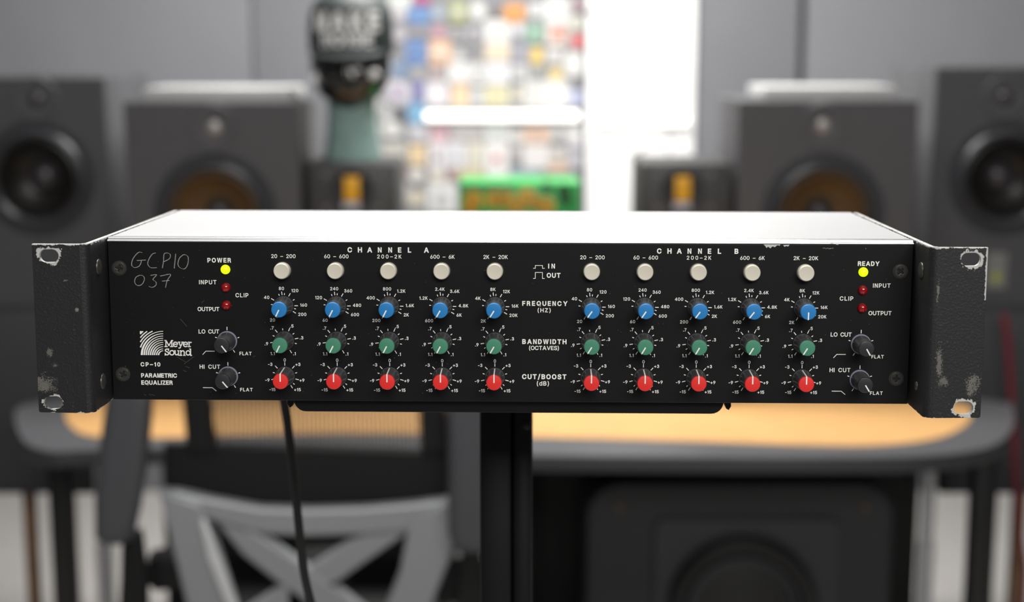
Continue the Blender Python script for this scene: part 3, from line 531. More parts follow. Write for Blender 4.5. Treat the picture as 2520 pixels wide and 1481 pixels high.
def blob(cx, cz, rx, rz, n=14):
    p.poly([(cx + rx*math.cos(2*PI*i/n)*random.uniform(.6, 1.15), cz + rz*math.sin(2*PI*i/n)*random.uniform(.5, 1.15)) for i in range(n)], -0.45)
p.poly([(133.5, 41.3), (142.5, 41.3), (142, 40.6), (140.8, 40.9), (139.5, 39.8), (138.3, 40.3), (137.2, 39.2), (136, 40.1), (135.2, 39.4), (134.5, 40.4)], -0.06)
p.poly([(143.8, 41.0), (147.2, 41.2), (146.5, 40.2), (145.5, 40.5), (144.6, 40.0)], -0.06)
blob(169, 42, 1.0, 0.25); blob(172, 41.4, 0.9, 0.2)
for i in range(16): x = 164.5 + i*0.35; p.line((x, 39.3 + random.uniform(-.4, .4)), (x + .3, 39.5 + random.uniform(-.3, .3)), 0.1)
p.line((187, 39.6), (187, 39.0), 0.14)
for i in range(90):
    x, z = random.uniform(-205, 205), random.uniform(-42, 40); a = random.uniform(0, PI); l = random.uniform(.08, .3); p.line((x, z), (x + l*math.cos(a), z + l*math.sin(a)), 0.09)
p.obj('paint_chips', CHIP)['kind'] = 'stuff'

# ================================================================== STAND under the unit
STAND = mat('black_powder_coated_steel', (7, 7, 8), 0.4, grain=0.2, scale=400, spec=.3)
st_ = empty('equipment_stand', (0, 0, 0)); tag(st_, 'black column stand with rounded tray holding up the equalizer', 'equipment stand')
tr = bmesh.new()
def trayl(pts): return pts
r_ = 6.5
outl = [(-115.5, -43.95), (115.5, -43.95)] + [(115.5 - r_ + r_*math.cos(R(-a)), -50.9 + r_ + r_*math.sin(R(-a))) for a in range(0, 91, 15)] + [(-115.5 + r_ - r_*math.sin(R(a)), -50.9 + r_ - r_*math.cos(R(a))) for a in range(0, 91, 15)]
me = plate_mesh('tray', S(outl), [], 180*MM, STAND, bev=0.5*MM)
me.transform(RU.to_4x4()); me.transform(Matrix.Translation(TU + RU @ (Vector((-0.2, 96, 0))*MM)))
link('tray', me, None, st_)
for sx in (-1, 1):
    q = [(sx*117.5, -44.2), (sx*119.6, -44.2), (sx*119.8, -47.5), (sx*118.6, -49.6), (sx*117.2, -48.8), (sx*116.2, -46)]
    if sx < 0: q = q[::-1]
    me = plate_mesh('tray_clip', S(q), [], 60*MM, STAND); me.transform(RU.to_4x4()); me.transform(Matrix.Translation(TU + RU @ (Vector((0, 40, 0))*MM))); link('tray_clip', me, None, st_)
YP = 0.93
pl, pr = atY(1181, 1200, YP).x, atY(1311, 1200, YP).x; zt = (TU + RU @ Vector((0, .1, -.0507))).z
box_obj('column', pl, pl + (pr-pl)*0.60, YP, YP+0.045, 0.02, zt - 0.001, STAND, st_, bev=0.0025)
box_obj('column_rail', pl + (pr-pl)*0.60, pr, YP+0.004, YP+0.042, 0.02, zt - 0.001, STAND, st_, bev=0.004)
bolt = link('bolt', lathe_mesh('bolt', S([(0, 3), (1.2, 2.8), (1.5, 1.5)]), STAND, 16), None, st_, (atY(1297, 1050, YP).x, YP+.0045, atY(1297, 1050, YP).z))
box_obj('base_plate', pl-0.22, pr+0.22, YP-0.24, YP+0.08, 0.0, 0.02, STAND, st_, bev=0.004)

# power cable hanging from the rear of the unit
CABLE = mat('black_rubber_cable', (22, 22, 23), 0.45)
cp = [(690, 940), (699, 985), (707, 1040), (716, 1110), (726, 1200), (736, 1300), (747, 1400), (762, 1470), (790, 1560), (830, 1650)]
pts = smooth_path([atY(x, y, 1.04) for x, y in cp], 6)
e = pts[-1]; pts += [Vector((e.x + .01, 1.05, e.z - .1)), Vector((e.x + .02, 1.06, 0.25)), Vector((e.x+.03, 1.08, .05)), Vector((e.x + .1, 1.15, .006)), Vector((e.x + .4, 1.4, .006))]
tag(link('power_cable', tube_mesh('power_cable', pts, 0.0031, CABLE)), 'black power cable hanging below the equalizer in front of the chair', 'cable')

# ================================================================== DESK
WOOD = mat('light_oak_inlay', (196, 152, 98), 0.6, grain=0.12, scale=18, spec=0.25)
DGREY = mat('grey_desk_laminate', (84, 85, 88), 0.35, grain=0.08, scale=30)
DEDGE = mat('charcoal_desk_edge', (44, 44, 46), 0.5)
SILVER = mat('silver_grey_metal', (196, 198, 200), 0.35, 0.3)
ZD = 0.75
front = [(36, 1010), (40, 1045), (62, 1088), (120, 1110), (200, 1108), (400, 1102), (700, 1106), (1000, 1113), (1310, 1120), (1700, 1124), (2000, 1125), (2250, 1122), (2400, 1108), (2470, 1080), (2496, 1035), (2490, 990)]
def desk_outline(fr, yb, inset=0.0):
    P = [atZ(x, y, ZD) for x, y in fr]; P = smooth_path(P, 4)
    out = [(v.x, v.y) for v in P]
    x0, x1 = out[0][0], out[-1][0]
    out += [(x1, 3.08), (0.83, 3.28), (0.83, yb), (-0.82, yb), (-0.82, 3.28), (x0, 3.08)] if inset == 0 else [(0.80, yb), (-0.79, yb)]
    return out
def slab(name, outline, z0, z1, m, parent, bev=0.0):
    me = plate_mesh(name, outline, [], z1 - z0, m, bev); me.transform(Matrix.Rotation(-PI/2, 4, 'X')); me.transform(Matrix.Translation((0, 0, (z0+z1)/2)))
    return link(name, me, None, parent)
desk = empty('desk', (0, 3.1, 0)); desk.location = (0, 0, 0)
tag(desk, 'wide grey desk with light wood inlay and dark rounded edge', 'desk')
slab('desk_edge', desk_outline(front, 3.57), ZD - 0.032, ZD - 0.003, DEDGE, desk, 0.006)
slab('desk_top', desk_outline(front, 3.57), ZD - 0.003, ZD, DGREY, desk)
wf = [(162, 1000), (164, 1035), (200, 1068), (280, 1077), (400, 1078), (700, 1068), (1000, 1068), (1310, 1076), (1700, 1086), (2000, 1096), (2180, 1095), (2310, 1078), (2384, 1040), (2388, 1000)]
slab('wood_inlay', desk_outline(wf, 3.3, 1), ZD - 0.002, ZD + 0.0015, WOOD, desk)['label'] = 'light wood surface inlay'
LEGB = mat('black_leg_metal', (10, 10, 11), 0.4)
for xa_, xb_, ya in ((116, 166, 1180), (2402, 2458, 1180)):
    Y = 3.0; a = atY(xa_, ya, Y).x; b = atY(xb_, ya, Y).x; box_obj('leg', a, b, Y, Y+0.05, 0, ZD-0.032, LEGB, desk, bev=0.003)
for xc in (252, 2284):
    Y = 3.1; c = atY(xc, 1250, Y).x; bm = bmesh.new(); lathe(bm, [(0, .017), (0.45, .017), (0.452, .014), (ZD-0.032, .014)], 20, 'z')
    link('rear_leg', bm_mesh(bm, 'rear_leg', SILVER, 40), None, desk, (c, Y, 0))['label'] = 'silver round rear leg'
# riser shelf on the desk that carries small speakers and green box
RIS = mat('black_shelf_laminate', (24, 24, 26), 0.5)
ris = empty('desk_shelf'); tag(ris, 'low black shelf standing at the back of the desk', 'shelf')
box_obj('shelf_board', -0.43, 0.462, 3.12, 3.55, 0.93, 0.955, RIS, ris, bev=.003)
for x in (-0.425, 0.437): box_obj('side_panel', x, x+.02, 3.14, 3.53, ZD+.0015, 0.93, RIS, ris)

# ================================================================== SPEAKERS
SPK = mat('charcoal_speaker_vinyl', (68, 68, 71), 0.55, grain=0.15, scale=60)
SPKD = mat('dark_speaker_rubber', (22, 22, 24), 0.5)
SURR = mat('satin_black_surround', (50, 51, 55), 0.32)
CONE = mat('brown_woven_cone', (80, 59, 32), 0.6, grain=0.3, scale=200)
DOME = mat('dark_dust_dome', (48, 46, 48), 0.35)
TWE = mat('silver_tweeter_dome', (150, 148, 146), 0.35, 0.3)
def facing(root, px, py, Y, rz): return None
def lathe_part(name, prof, m, parent, loc, seg=40, label=None):
    o = link(name, lathe_mesh(name, prof, m, seg), None, parent, loc)
    if label: o['label'] = label
    return o
def cabinet(name, w, h, d, parent, m=SPK, bev=0.012):
    return box_obj(name, -w/2, w/2, 0, d, 0, h, m, parent, bev=bev, seg=3)
def big_speaker(pxl, pxr, pytop, Y, zb, rz, tw, wf_, label_):
    L, Rr = atY(pxl, pytop, Y), atY(pxr, pytop, Y); cx = (L.x + Rr.x)/2; w = Rr.x - L.x; h = L.z - zb
    r = empty('studio_monitor', (cx, Y, zb), rz); tag(r, label_, 'speaker', 'four large monitors behind the desk')
    cabinet('cabinet', w, h, 0.33, r)
    t = atY(tw[0], tw[1], Y); lx, lz_ = t.x - cx, t.z - zb
    k = w/0.36
    lathe_part('tweeter_plate', [(0, .052*k), (.003, .05*k), (.003, .035*k), (-.006, .017*k)], SPK, r, (lx, 0, lz_))
    lathe_part('tweeter', [(-.004, .0165*k), (.003, .0145*k), (.008, .009*k), (.0095, .002)], TWE, r, (lx, -.001, lz_), 24)
    t = atY(wf_[0], wf_[1], Y); lx, lz_ = t.x - cx, t.z - zb; R0 = wf_[2] / F_PX * Y
    o = lathe_part('woofer_surround', [(0, R0*1.18), (.004, R0*1.15), (.004, R0*1.02), (.011, R0*.96), (.011, R0*.9), (.002, R0*.84), (-.004, R0*.8)], SURR, r, (lx, 0, lz_))
    o = lathe_part('woofer_cone', [(.0045, R0*.83), (.0045, R0*.825), (.004, R0*.8), (.0035, R0*.3)], CONE, r, (lx, 0, lz_), label='brown woven cone')
    return r, w, h
# cones are modelled as true hollows: ring meshes open towards the room
def open_ring(name, prof, m, parent, loc, seg=48, label=None):
    bm = bmesh.new(); rings = [[bm.verts.new((r*math.cos(2*PI*i/seg), -h, r*math.sin(2*PI*i/seg))) for i in range(seg)] for h, r in prof]
    for a, b in zip(rings, rings[1:]):
        for i in range(seg): bm.faces.new((a[i], a[(i+1) % seg], b[(i+1) % seg], b[i]))
    o = link(name, bm_mesh(bm, name, m, 40), None, parent, loc)
    if label: o['label'] = label
    return o
def monitor(label_, pxl, pxr, pytop, Y, zb, rz, tw, wf_, cone, dome_r, tweeter_m, depth=0.33):
    L, Rr = atY(pxl, pytop, Y), atY(pxr, pytop, Y); cx = (L.x + Rr.x)/2; w = Rr.x - L.x; h = L.z - zb
    r = empty('studio_monitor', (cx, Y, zb), rz); tag(r, label_, 'speaker', 'large monitors behind the desk')
    # baffle with a round opening, plus the box behind it
    t = atY(wf_[0], wf_[1], Y); wx, wz = t.x - cx, t.z - zb; R0 = wf_[2] / F_PX * Y
    me = plate_mesh('baffle', rrect(-w/2, w/2, 0, h, 0.006), [circ(wx, wz, R0*.9, 48)], 0.02, SPK, bev=.003); me.transform(Matrix.Translation((0, .01, 0)))
    link('baffle', me, None, r)
    box_obj('cabinet', -w/2+.001, w/2-.001, 0.09, depth, 0, h, SPK, r, bev=.006)
    bm = bmesh.new(); t_ = .015
    box(bm, -w/2+.001, -w/2+t_, .02, .09, 0, h); box(bm, w/2-t_, w/2-.001, .02, .09, 0, h); box(bm, -w/2+t_, w/2-t_, .02, .09, h-t_, h); box(bm, -w/2+t_, w/2-t_, .02, .09, 0, t_)
    link('cabinet_shell', bm_mesh(bm, 'cabinet_shell', SPK), None, r)
    open_ring('woofer_frame', [(0, R0*1.2), (.003, R0*1.19), (.003, R0*1.03), (.012, R0*.98), (.014, R0*.93), (.010, R0*.88), (-.002, R0*.82)], SURR, r, (wx, 0, wz))
    open_ring('woofer_cone', [(-.002, R0*.83), (-.0, R0*.78), (-.012, R0*.72), (-.05, R0*.32), (-.052, 0.001)], cone, r, (wx, 0, wz))
    q = lathe_part('dust_cap', [(-.052, dome_r*R0)] + [(-.05 + .03*math.sin(R(a)), dome_r*R0*math.cos(R(a))) for a in range(10, 90, 16)], DOME, r, (wx, 0, wz), 28)
    t = atY(tw[0], tw[1], Y); tx, tz = t.x - cx, t.z - zb
    lathe_part('tweeter_plate', [(0, .050), (.003, .048), (.003, .034), (.0005, .018), (.0005, .01)], SPK, r, (tx, 0, tz))
    lathe_part('tweeter', [(0, .0165), (.004, .0145), (.009, .009), (.0105, .002)], tweeter_m, r, (tx, -.0005, tz), 24)
    return r, w, h
CONED = mat('black_polymer_cone', (20, 19, 18), 0.4)
rl, wl, hl = monitor('large monitor with silver tweeter, second speaker from the left edge', 303, 737, 250, 3.2, ZD + .002, 0.0, (527, 315), (530, 530, 128), CONE, 0.28, TWE)
rr, wr, hr = monitor('large monitor with silver tweeter, second speaker from the right edge', 1818, 2262, 247, 3.2, ZD + .002, 0.0, (2026, 310), (2026, 530, 128), CONE, 0.28, TWE)
ZO = atY(100, 757, 3.38).z; ZU = atY(100, 1203, 3.4).z
rl2, wl2, hl2 = monitor('tall monitor at the left edge with black woofer and dark tweeter', -75, 258, 190, 3.38, ZO, 0.0, (88, 245), (93, 440, 118), CONED, 0.34, DOME, .40)
rr2, wr2, hr2 = monitor('tall monitor at the right edge with black woofer and dark tweeter', 2303, 2640, 165, 3.38, ZO, 0.0, (2475, 240), (2475, 440, 118), CONED, 0.34, DOME, .40)
a = atY(2452, 665, 3.38)
lp = box_obj('rating_plate', -.022, .022, -.002, 0, -.04, .04, mat('grey_plate', (120, 120, 118), 0.5), rr2, loc=(a.x - rr2.location.x, 0, a.z - rr2.location.z)); box_obj('status_dot', -.008, .008, -.004, -.002, -.025, -.005, mat('olive_green_dot', (150, 160, 40), 0.5), lp)
# light grey pads on top of the two inner monitors
PAD = mat('pale_grey_pad', (176, 176, 176), 0.6)
for px0, px1, root, hh, lab, tilt in ((352, 716, rl, hl, 'pale grey slab on top of the left large monitor', -0.0), (1880, 2208, rr, hr, 'pale grey slab on top of the right large monitor', 0.0)):
    a, b = atY(px0, 230, 3.26).x, atY(px1, 230, 3.26).x
    o = box_obj('book', a, b, 3.26, 3.48, ZD + .002 + hh, ZD + hh + 0.028, PAD, bev=.003); tag(o, lab, 'book', 'pale slabs on the large monitors')

# charcoal cabinets with wooden legs under the outer monitors
CAB = mat('charcoal_cabinet_board', (44, 45, 49), 0.6); LEGW = mat('brown_wooden_leg', (126, 92, 64), 0.5, grain=0.3, scale=25)
for side, xin, legpx, lab in ((-1, 236, 78, 'charcoal cabinet on wooden legs under the left tall monitor'), (1, 2322, 2503, 'charcoal cabinet on wooden legs under the right tall monitor')):
    xi = atY(xin, 1000, 3.36).x; xo = xi + side*0.55
    r = empty('side_cabinet', ((xi+xo)/2, 3.36, 0)); tag(r, lab, 'cabinet', 'cabinets under the tall monitors')
    hw = abs(xi-xo)/2
    box_obj('body', -hw, hw, 0, .42, ZU, ZO, CAB, r, bev=.006)
    box_obj('door', -hw+.01, hw-.01, -.012, 0, ZU+.01, ZO-.01, CAB, r, bev=.003)
    lx = atY(legpx, 1350, 3.42).x - r.location.x
    for x in (lx, side*(hw-.05)):
        for y in (.05, .36): box_obj('leg', x-.013, x+.013, y, y+.03, 0, ZU, LEGW, r, bev=.003)

# small monitors with yellow tweeter
YEL = mat('yellow_ribbon_tweeter', (214, 158, 20), 0.5); PALE = mat('pale_reflection_and_bracket', (160, 162, 170), 0.4)
def small_monitor(pxl, pxr, Y, twx, lab):
    L, Rr = atY(pxl, 402, Y), atY(pxr, 402, Y); w = Rr.x - L.x; cx = (L.x+Rr.x)/2; zb = .955; h = L.z - zb
    r = empty('small_monitor', (cx, Y, zb)); tag(r, lab, 'speaker', 'small monitors on the desk shelf')
    box_obj('cabinet', -w/2, w/2, 0, .24, 0, h, mat('dark_small_speaker', (48, 47, 47), .5), r, bev=.004)
    t = atY(twx, 470, Y); tx, tz = t.x-cx, t.z-zb
    lathe_part('waveguide', [(0, .045), (.002, .044), (.001, .03), (.0005, .01)], SPKD, r, (tx, 0, tz))
    box_obj('ribbon_tweeter', -.016, .016, -.006, 0, -.020, .030, YEL, r, bev=.002, loc=(tx, 0, tz)); box_obj('painted_reflection', -.02, .017, -.007, 0, -.038, -.022, PALE, r, bev=.002, loc=(tx, 0, tz))  # pale bar stands in for the white light reflection beneath the tweeter
    lathe_part('woofer', [(0, .062), (.006, .058), (.006, .05), (.001, .04), (.004, .02), (.008, .004)], SPKD, r, (0, 0, .075))
    for sx in (-1, 1):
        for z in (h-.022, h-.092): lathe_part('screw', [(0, .007), (.002, .006)], mat('screw_grey', (96, 96, 98), .4), r, (sx*.055 + tx*.5, 0, z), 12)
    return r, h, cx
sml, hs, cxs = small_monitor(757, 975, 3.2, 866, 'small monitor with yellow tweeter, beneath the glass head')
smr, hs2, cxs2 = small_monitor(1577, 1803, 3.2, 1680, 'small monitor with yellow tweeter beside the right large monitor')

# green box with orange figures
GRN = mat('bright_green_enamel', (24, 150, 62), 0.35); ORG = mat('orange_print', (226, 150, 40), 0.5); DGR = mat('dark_green_print', (16, 78, 32), 0.5)
Yg = 3.25; gl, gr_ = atY(1130, 450, Yg), atY(1428, 450, Yg); zb = .955; gh = gl.z - zb; gx = (gl.x + gr_.x)/2; gw = gr_.x - gl.x
gb = empty('green_sound_box', (gx, Yg, zb)); tag(gb, 'bright green electronic box with orange dials behind the equalizer', 'electronic box')
box_obj('case', -gw/2, gw/2, 0, .17, 0, gh, GRN, gb, bev=.003)
for px, py, r_px in ((1165, 492, 22), (1215, 490, 20), (1245, 490, 20), (1297, 487, 23), (1345, 505, 20), (1155, 512, 14), (1270, 508, 16), (1322, 500, 13)):
    a = atY(px, py, Yg); rr_ = r_px/F_PX*Yg
    link('dial', plate_mesh('dial', circ(0, 0, rr_, 28), [circ(0, 0, rr_*.62, 24)], .004, ORG), None, gb, (a.x-gx, -.002, a.z-zb))['label'] = 'orange ring dial'
    lathe_part('dial_knob', [(0, rr_*.35), (.012, rr_*.3), (.013, .001)], ORG, gb, (a.x-gx, 0, a.z-zb), 20)
for px in (1152, 1183, 1214, 1245): a = atY(px, 458, Yg); lathe_part('grey_knob', [(0, .008), (.008, .007)], mat('muted_grey', (96, 104, 100), .5), gb, (a.x-gx, 0, a.z-zb), 14)
a = atY(1346, 460, Yg); lathe_part('socket', [(0, .012), (.003, .010)], DGR, gb, (a.x-gx, 0, a.z-zb), 16)
a = atY(1390, 480, Yg); link('speaker_grille', plate_mesh('speaker_grille', circ(0, 0, .014, 24, 1.9), [], .003, DGR), None, gb, (a.x-gx, -.0015, a.z-zb), (0, R(-12), 0))

# ================================================================== GLASS HEAD WITH CAP
GLASS = mat('teal_tinted_glass', (132, 156, 152), 0.12, coat=0.8, grain=.5, scale=14); SHADE = mat('glossy_black_visor', (8, 8, 8), 0.15, coat=1.0)
CAPM = mat('dark_green_black_cloth', (30, 38, 38), 0.6, grain=.2, scale=60)
hd = empty('mannequin_head', (cxs + 0.0, 3.25, .955 + hs)); tag(hd, 'teal glass mannequin head wearing dark cap and black visor, on small monitor', 'mannequin head')
hd.location.x = atY(868, 300, 3.32).x; hd.location.y = 3.32
def sect(name, secs, m, parent, seg=36, label=None):
    bm = bmesh.new(); rings = []
    for z, rx, ry, cy in secs: rings.append([bm.verts.new((rx*math.cos(2*PI*i/seg), cy + ry*math.sin(2*PI*i/seg), z)) for i in range(seg)])
    for a, b in zip(rings, rings[1:]):
        for i in range(seg): bm.faces.new((a[i], a[(i+1) % seg], b[(i+1) % seg], b[i]))
    bm.faces.new(rings[0]); bm.faces.new(rings[-1])
    o = link(name, bm_mesh(bm, name, m, 60), None, parent)
    if label: o['label'] = label
    return o
sect('neck', [(0, .062, .055, 0), (.01, .062, .055, 0), (.05, .056, .05, 0), (.09, .053, .048, 0), (.125, .052, .05, 0), (.15, .058, .055, -.005)], GLASS, hd, label='teal glass neck')
sect('face', [(.108, .015, .02, -.03), (.118, .032, .04, -.025), (.135, .064, .068, -.02), (.16, .08, .084, -.012), (.19, .087, .092, -.005), (.24, .087, .095, 0), (.26, .085, .093, 0)], SHADE, hd, label='glossy dark face')
o = sect('nose', [(.155, .012, .014, -.092), (.17, .013, .016, -.097), (.2, .008, .01, -.09)], SHADE, hd, 16)
for sx in (-1, 1):
    l = link('lens', lathe_mesh('lens', [(0, .03), (.006, .027), (.01, .015), (.011, .002)], SHADE, 28), None, hd, (sx*.036, -.085, .185)); l.scale = (1, 1, .75); l.rotation_euler = (0, 0, R(sx*22))
    l = link('lamp_reflex', lathe_mesh('glint', [(0, .011), (.004, .006)], mat('painted_glint_white', (225, 225, 225), .3), 14), None, hd, (.03 + sx*.026 , -.1, .182)); l.name = 'painted_glint'  # white discs stand in for the light glints on the visor
cap_ = sect('cap', [(.222, .089, .098, 0), (.232, .09, .099, 0), (.27, .09, .1, 0), (.305, .087, .096, 0), (.33, .076, .084, 0), (.35, .05, .056, 0), (.358, .015, .016, 0)], CAPM, hd, label='dark green cloth cap')
br = plate_mesh('brim', [(.075*math.cos(R(a)), .06*math.sin(R(a))) for a in range(180, 361, 10)], [], .006, CAPM, .002)
br.transform(Matrix.Rotation(-PI/2, 4, 'X')); b_ = link('brim', br, None, cap_, (0, -.075, .228)); b_.rotation_euler = (R(14), 0, 0)
def cap_text(t, z, size, bold):
    gs = [glyph(c, bold) for c in t]; k = size / GL['cap']; gap = .1; tot = (sum(g_[2] for g_ in gs) + gap*(len(t)-1))*k; X = -tot/2; V = []; Fc = []
    for g_ in gs:
        i = len(V)
        for vx, vy in g_[0]:
            a = (X + vx*k) / .0935; V.append((.0925*math.sin(a), -.1025*math.cos(a), z + vy*k))
        Fc += [tuple(i+q for q in f) for f in g_[1]]; X += (g_[2]+gap)*k
    me = bpy.data.meshes.new('lettering'); me.from_pydata(V, [], Fc); me.materials.append(mat('white_embroidery', (235, 235, 235), .6)); link('lettering', me, None, cap_)
cap_text('MAKE', .272, .034, .04); cap_text('NOISE', .240, .024, .04)

# ================================================================== COLLAGE BOARD, WHITEBOARD, REFLECTION BARS
BRD = mat('grey_collage_backing', (126, 126, 130), 0.6); FRM = mat('dark_grey_frame', (70, 70, 74), 0.5)
YB = YW - 0.03
bd = empty('collage_board', (0, YB, 0)); tag(bd, 'tall board covered in small coloured and white square plates', 'wall board')
tl, trr = atY(915, -60, YB), atY(1436, 560, YB)
box_obj('backing', tl.x, trr.x, 0, .03, trr.z - .25, tl.z + .25, BRD, bd)
box_obj('frame_post', trr.x - .006, trr.x + .004, -.008, .03, trr.z - .25, tl.z + .25, FRM, bd)
def T4(x0, y0, x1, y1, c, rd=0, dot=None): return (940 + x0/4.846, y0/4.846, 940 + x1/4.846, y1/4.846, c, rd, dot)
def T5(x0, y0, x1, y1, c, rd=0, dot=None): return (940 + x0/4.846, 280 + y0/4.846, 940 + x1/4.846, 280 + y1/4.846, c, rd, dot)
def dim(c): return tuple(int(round(255 * ((lin(v) / 1.5) ** (1/2.2)))) for v in c)   # paint value of a plate from its photographed value
TI = [T4(80, -60, 350, 80, (240, 245, 240)), T4(390, -80, 570, 50, (200, 90, 140)), T4(310, 70, 570, 290, (120, 158, 208)), T4(130, 90, 290, 230, (225, 220, 225)), T4(600, 90, 750, 230, (185, 198, 218), 1), T4(800, 10, 1020, 280, (178, 186, 130), 0, (228, 228, 215)),
 T4(1060, 20, 1230, 230, (245, 245, 240), 1), T4(1320, 80, 1430, 200, (135, 125, 120)), T4(1460, 50, 1700, 260, (252, 180, 100), 0, (150, 110, 90)), T4(1750, 40, 1920, 200, (230, 230, 232)), T4(1940, -20, 2230, 290, (245, 245, 243), 0, (190, 190, 190)), T4(2260, -20, 2400, 130, (185, 160, 168)), T4(2240, 180, 2410, 370, (225, 225, 212), 1),
 T4(130, 320, 290, 500, (205, 200, 205), 1), T4(310, 310, 560, 440, (168, 164, 168)), T4(600, 320, 750, 440, (215, 165, 180)), T4(780, 320, 990, 500, (172, 170, 174)), T4(1010, 300, 1200, 520, (190, 188, 192), 1, (130, 130, 130)), T4(1225, 240, 1530, 520, (247, 247, 244), 0, (190, 190, 190)), T4(1560, 270, 1690, 430, (235, 235, 242), 1), T4(1720, 290, 1920, 510, (170, 208, 186), 0, (130, 150, 140)),
 T4(1960, 300, 2220, 540, (240, 226, 218)), T4(2040, 330, 2170, 460, (240, 150, 125), 0, (120, 110, 110)), T4(2260, 410, 2410, 570, (242, 130, 130), 1),
 T4(290, 480, 530, 770, (125, 160, 215), 0, (100, 110, 140)), T4(560, 480, 830, 770, (248, 205, 170), 0, (240, 232, 218)), T4(850, 590, 980, 730, (225, 225, 222), 1), T4(1000, 560, 1200, 700, (160, 160, 162)), T4(1225, 530, 1530, 720, (248, 230, 205)), T4(1560, 520, 1750, 740, (175, 175, 188)), T4(1770, 560, 1920, 770, (252, 220, 130), 1), T4(1960, 570, 2150, 760, (225, 222, 220)), T4(2170, 610, 2400, 920, (242, 242, 240), 1),
 T4(120, 730, 330, 930, (140, 160, 190)), T4(360, 790, 500, 950, (190, 188, 185), 1), T4(560, 800, 740, 940, (200, 184, 184)), T4(780, 740, 1060, 980, (245, 245, 243)), T4(1070, 740, 1215, 1010, (236, 236, 233), 0, (110, 110, 110)), T4(1230, 740, 1530, 1000, (243, 243, 248)), T4(1560, 760, 1740, 960, (225, 225, 225), 0, (180, 180, 180)), T4(1760, 790, 1960, 920, (180, 183, 180)), T4(1990, 810, 2160, 970, (252, 228, 160), 1),
 T4(40, 950, 350, 1260, (226, 222, 230), 1, (160, 130, 180)), T4(370, 960, 500, 1200, (150, 150, 205), 0, (100, 100, 120)), T4(520, 970, 790, 1250, (243, 240, 246)), T4(830, 1000, 1040, 1270, (252, 222, 185)), T4(1070, 1040, 1200, 1250, (220, 222, 224)), T4(1225, 1020, 1510, 1260, (245, 238, 200), 0, (220, 215, 180)), T4(1560, 1030, 1680, 1200, (226, 220, 206)), T4(1700, 960, 1890, 1260, (243, 243, 240), 0, (150, 150, 150)), T4(1900, 960, 2220, 1260, (252, 252, 250)), T4(2230, 1080, 2400, 1240, (205, 212, 242)),
 T4(300, 1210, 520, 1480, (135, 185, 220), 1), T4(0, 1300, 130, 1450, (232, 230, 232), 1), T4(150, 1280, 280, 1450, (105, 105, 108)),
 T5(0, 100, 240, 270, (240, 240, 236), 1), T5(320, 130, 560, 330, (220, 220, 226), 0, (190, 190, 195)), T5(580, 130, 790, 340, (228, 190, 198)), T5(820, 130, 1200, 310, (210, 207, 204)), T5(1225, 130, 1520, 310, (238, 241, 240), 0, (140, 170, 160)), T5(1540, 180, 1670, 350, (240, 238, 235), 1), T5(1690, 150, 1990, 340, (248, 214, 192), 0, (140, 140, 145)), T5(2000, 150, 2130, 310, (222, 222, 220)), T5(2150, 120, 2410, 300, (246, 246, 243), 1),
 T5(0, 340, 290, 600, (214, 212, 203)), T5(320, 360, 530, 610, (244, 220, 180)), T5(560, 340, 750, 690, (240, 236, 238), 0, (90, 85, 90)), T5(760, 340, 1010, 640, (243, 242, 247), 0, (190, 192, 198)), T5(1030, 340, 1210, 640, (243, 240, 224), 0, (190, 190, 170)), T5(1230, 320, 1510, 740, (252, 250, 248), 0, (220, 110, 130)), T5(1545, 370, 1665, 550, (205, 200, 198)), T5(1680, 360, 1990, 650, (243, 241, 240)), T5(2000, 390, 2205, 560, (226, 222, 216), 0, (190, 185, 180)), T5(2225, 300, 2400, 420, (222, 220, 228), 1), T5(2225, 440, 2390, 660, (205, 203, 212)), T5(1960, 575, 2220, 690, (243, 214, 194)),
 T5(155, 630, 285, 790, (176, 70, 68), 1), T5(330, 640, 500, 810, (240, 238, 232), 1), T5(570, 700, 760, 800, (236, 228, 212)), T5(790, 660, 890, 790, (200, 168, 170)), T5(190, 810, 315, 1090, (214, 212, 207), 1), T5(335, 920, 495, 1090, (228, 220, 198)), T5(540, 815, 890, 1180, (240, 240, 239), 0, (215, 215, 218)), T5(900, 650, 1210, 760, (228, 214, 176)), T5(1530, 650, 1900, 760, (170, 190, 200)),
 T4(-160, 950, -20, 1150, (200, 205, 205)), T4(-120, 1180, 20, 1290, (220, 220, 220))]
for k in range(44):      # plates above and below the framed part
    yy = -150 + 58*(k // 9) if k < 18 else 575 + 58*((k-18) // 9); v = random.choice([(240, 240, 236), (225, 222, 228), (120, 158, 208), (248, 222, 185), (200, 198, 200), (238, 238, 240)])
    xx = 935 + 55*(k % 9); TI.append((xx, yy, xx + random.choice([34, 46, 50]), yy + 48, v, k % 3 == 0, (120, 120, 120) if k % 2 else None))
for n, (x0, y0, x1, y1, c, rd, dot) in enumerate(TI):
    a, b = atY(x0, y0, YB), atY(x1, y1, YB); w, h = b.x - a.x, a.z - b.z; cx, cz = (a.x+b.x)/2, (a.z+b.z)/2
    th = .006 + .002*(n % 3)
    pts_ = rrect(-w/2, w/2, -h/2, h/2, min(w, h)*(.45 if rd else .14), 5)
    col = dim(c); m_ = mat('plate_colour_%d_%d_%d' % col, col, .5)
    o = link('plate', plate_mesh('plate', pts_, [], th, m_), None, bd, (cx, -th/2, cz))
    if dot: link('centre_hub', plate_mesh('centre_hub', circ(0, 0, min(w, h)*(.16 if sum(dot) < 600 else .28), 16), [], .006, mat('hub_colour_%d_%d_%d' % dim(dot), dim(dot), .5)), None, o, (0, -th/2-.003, 0))
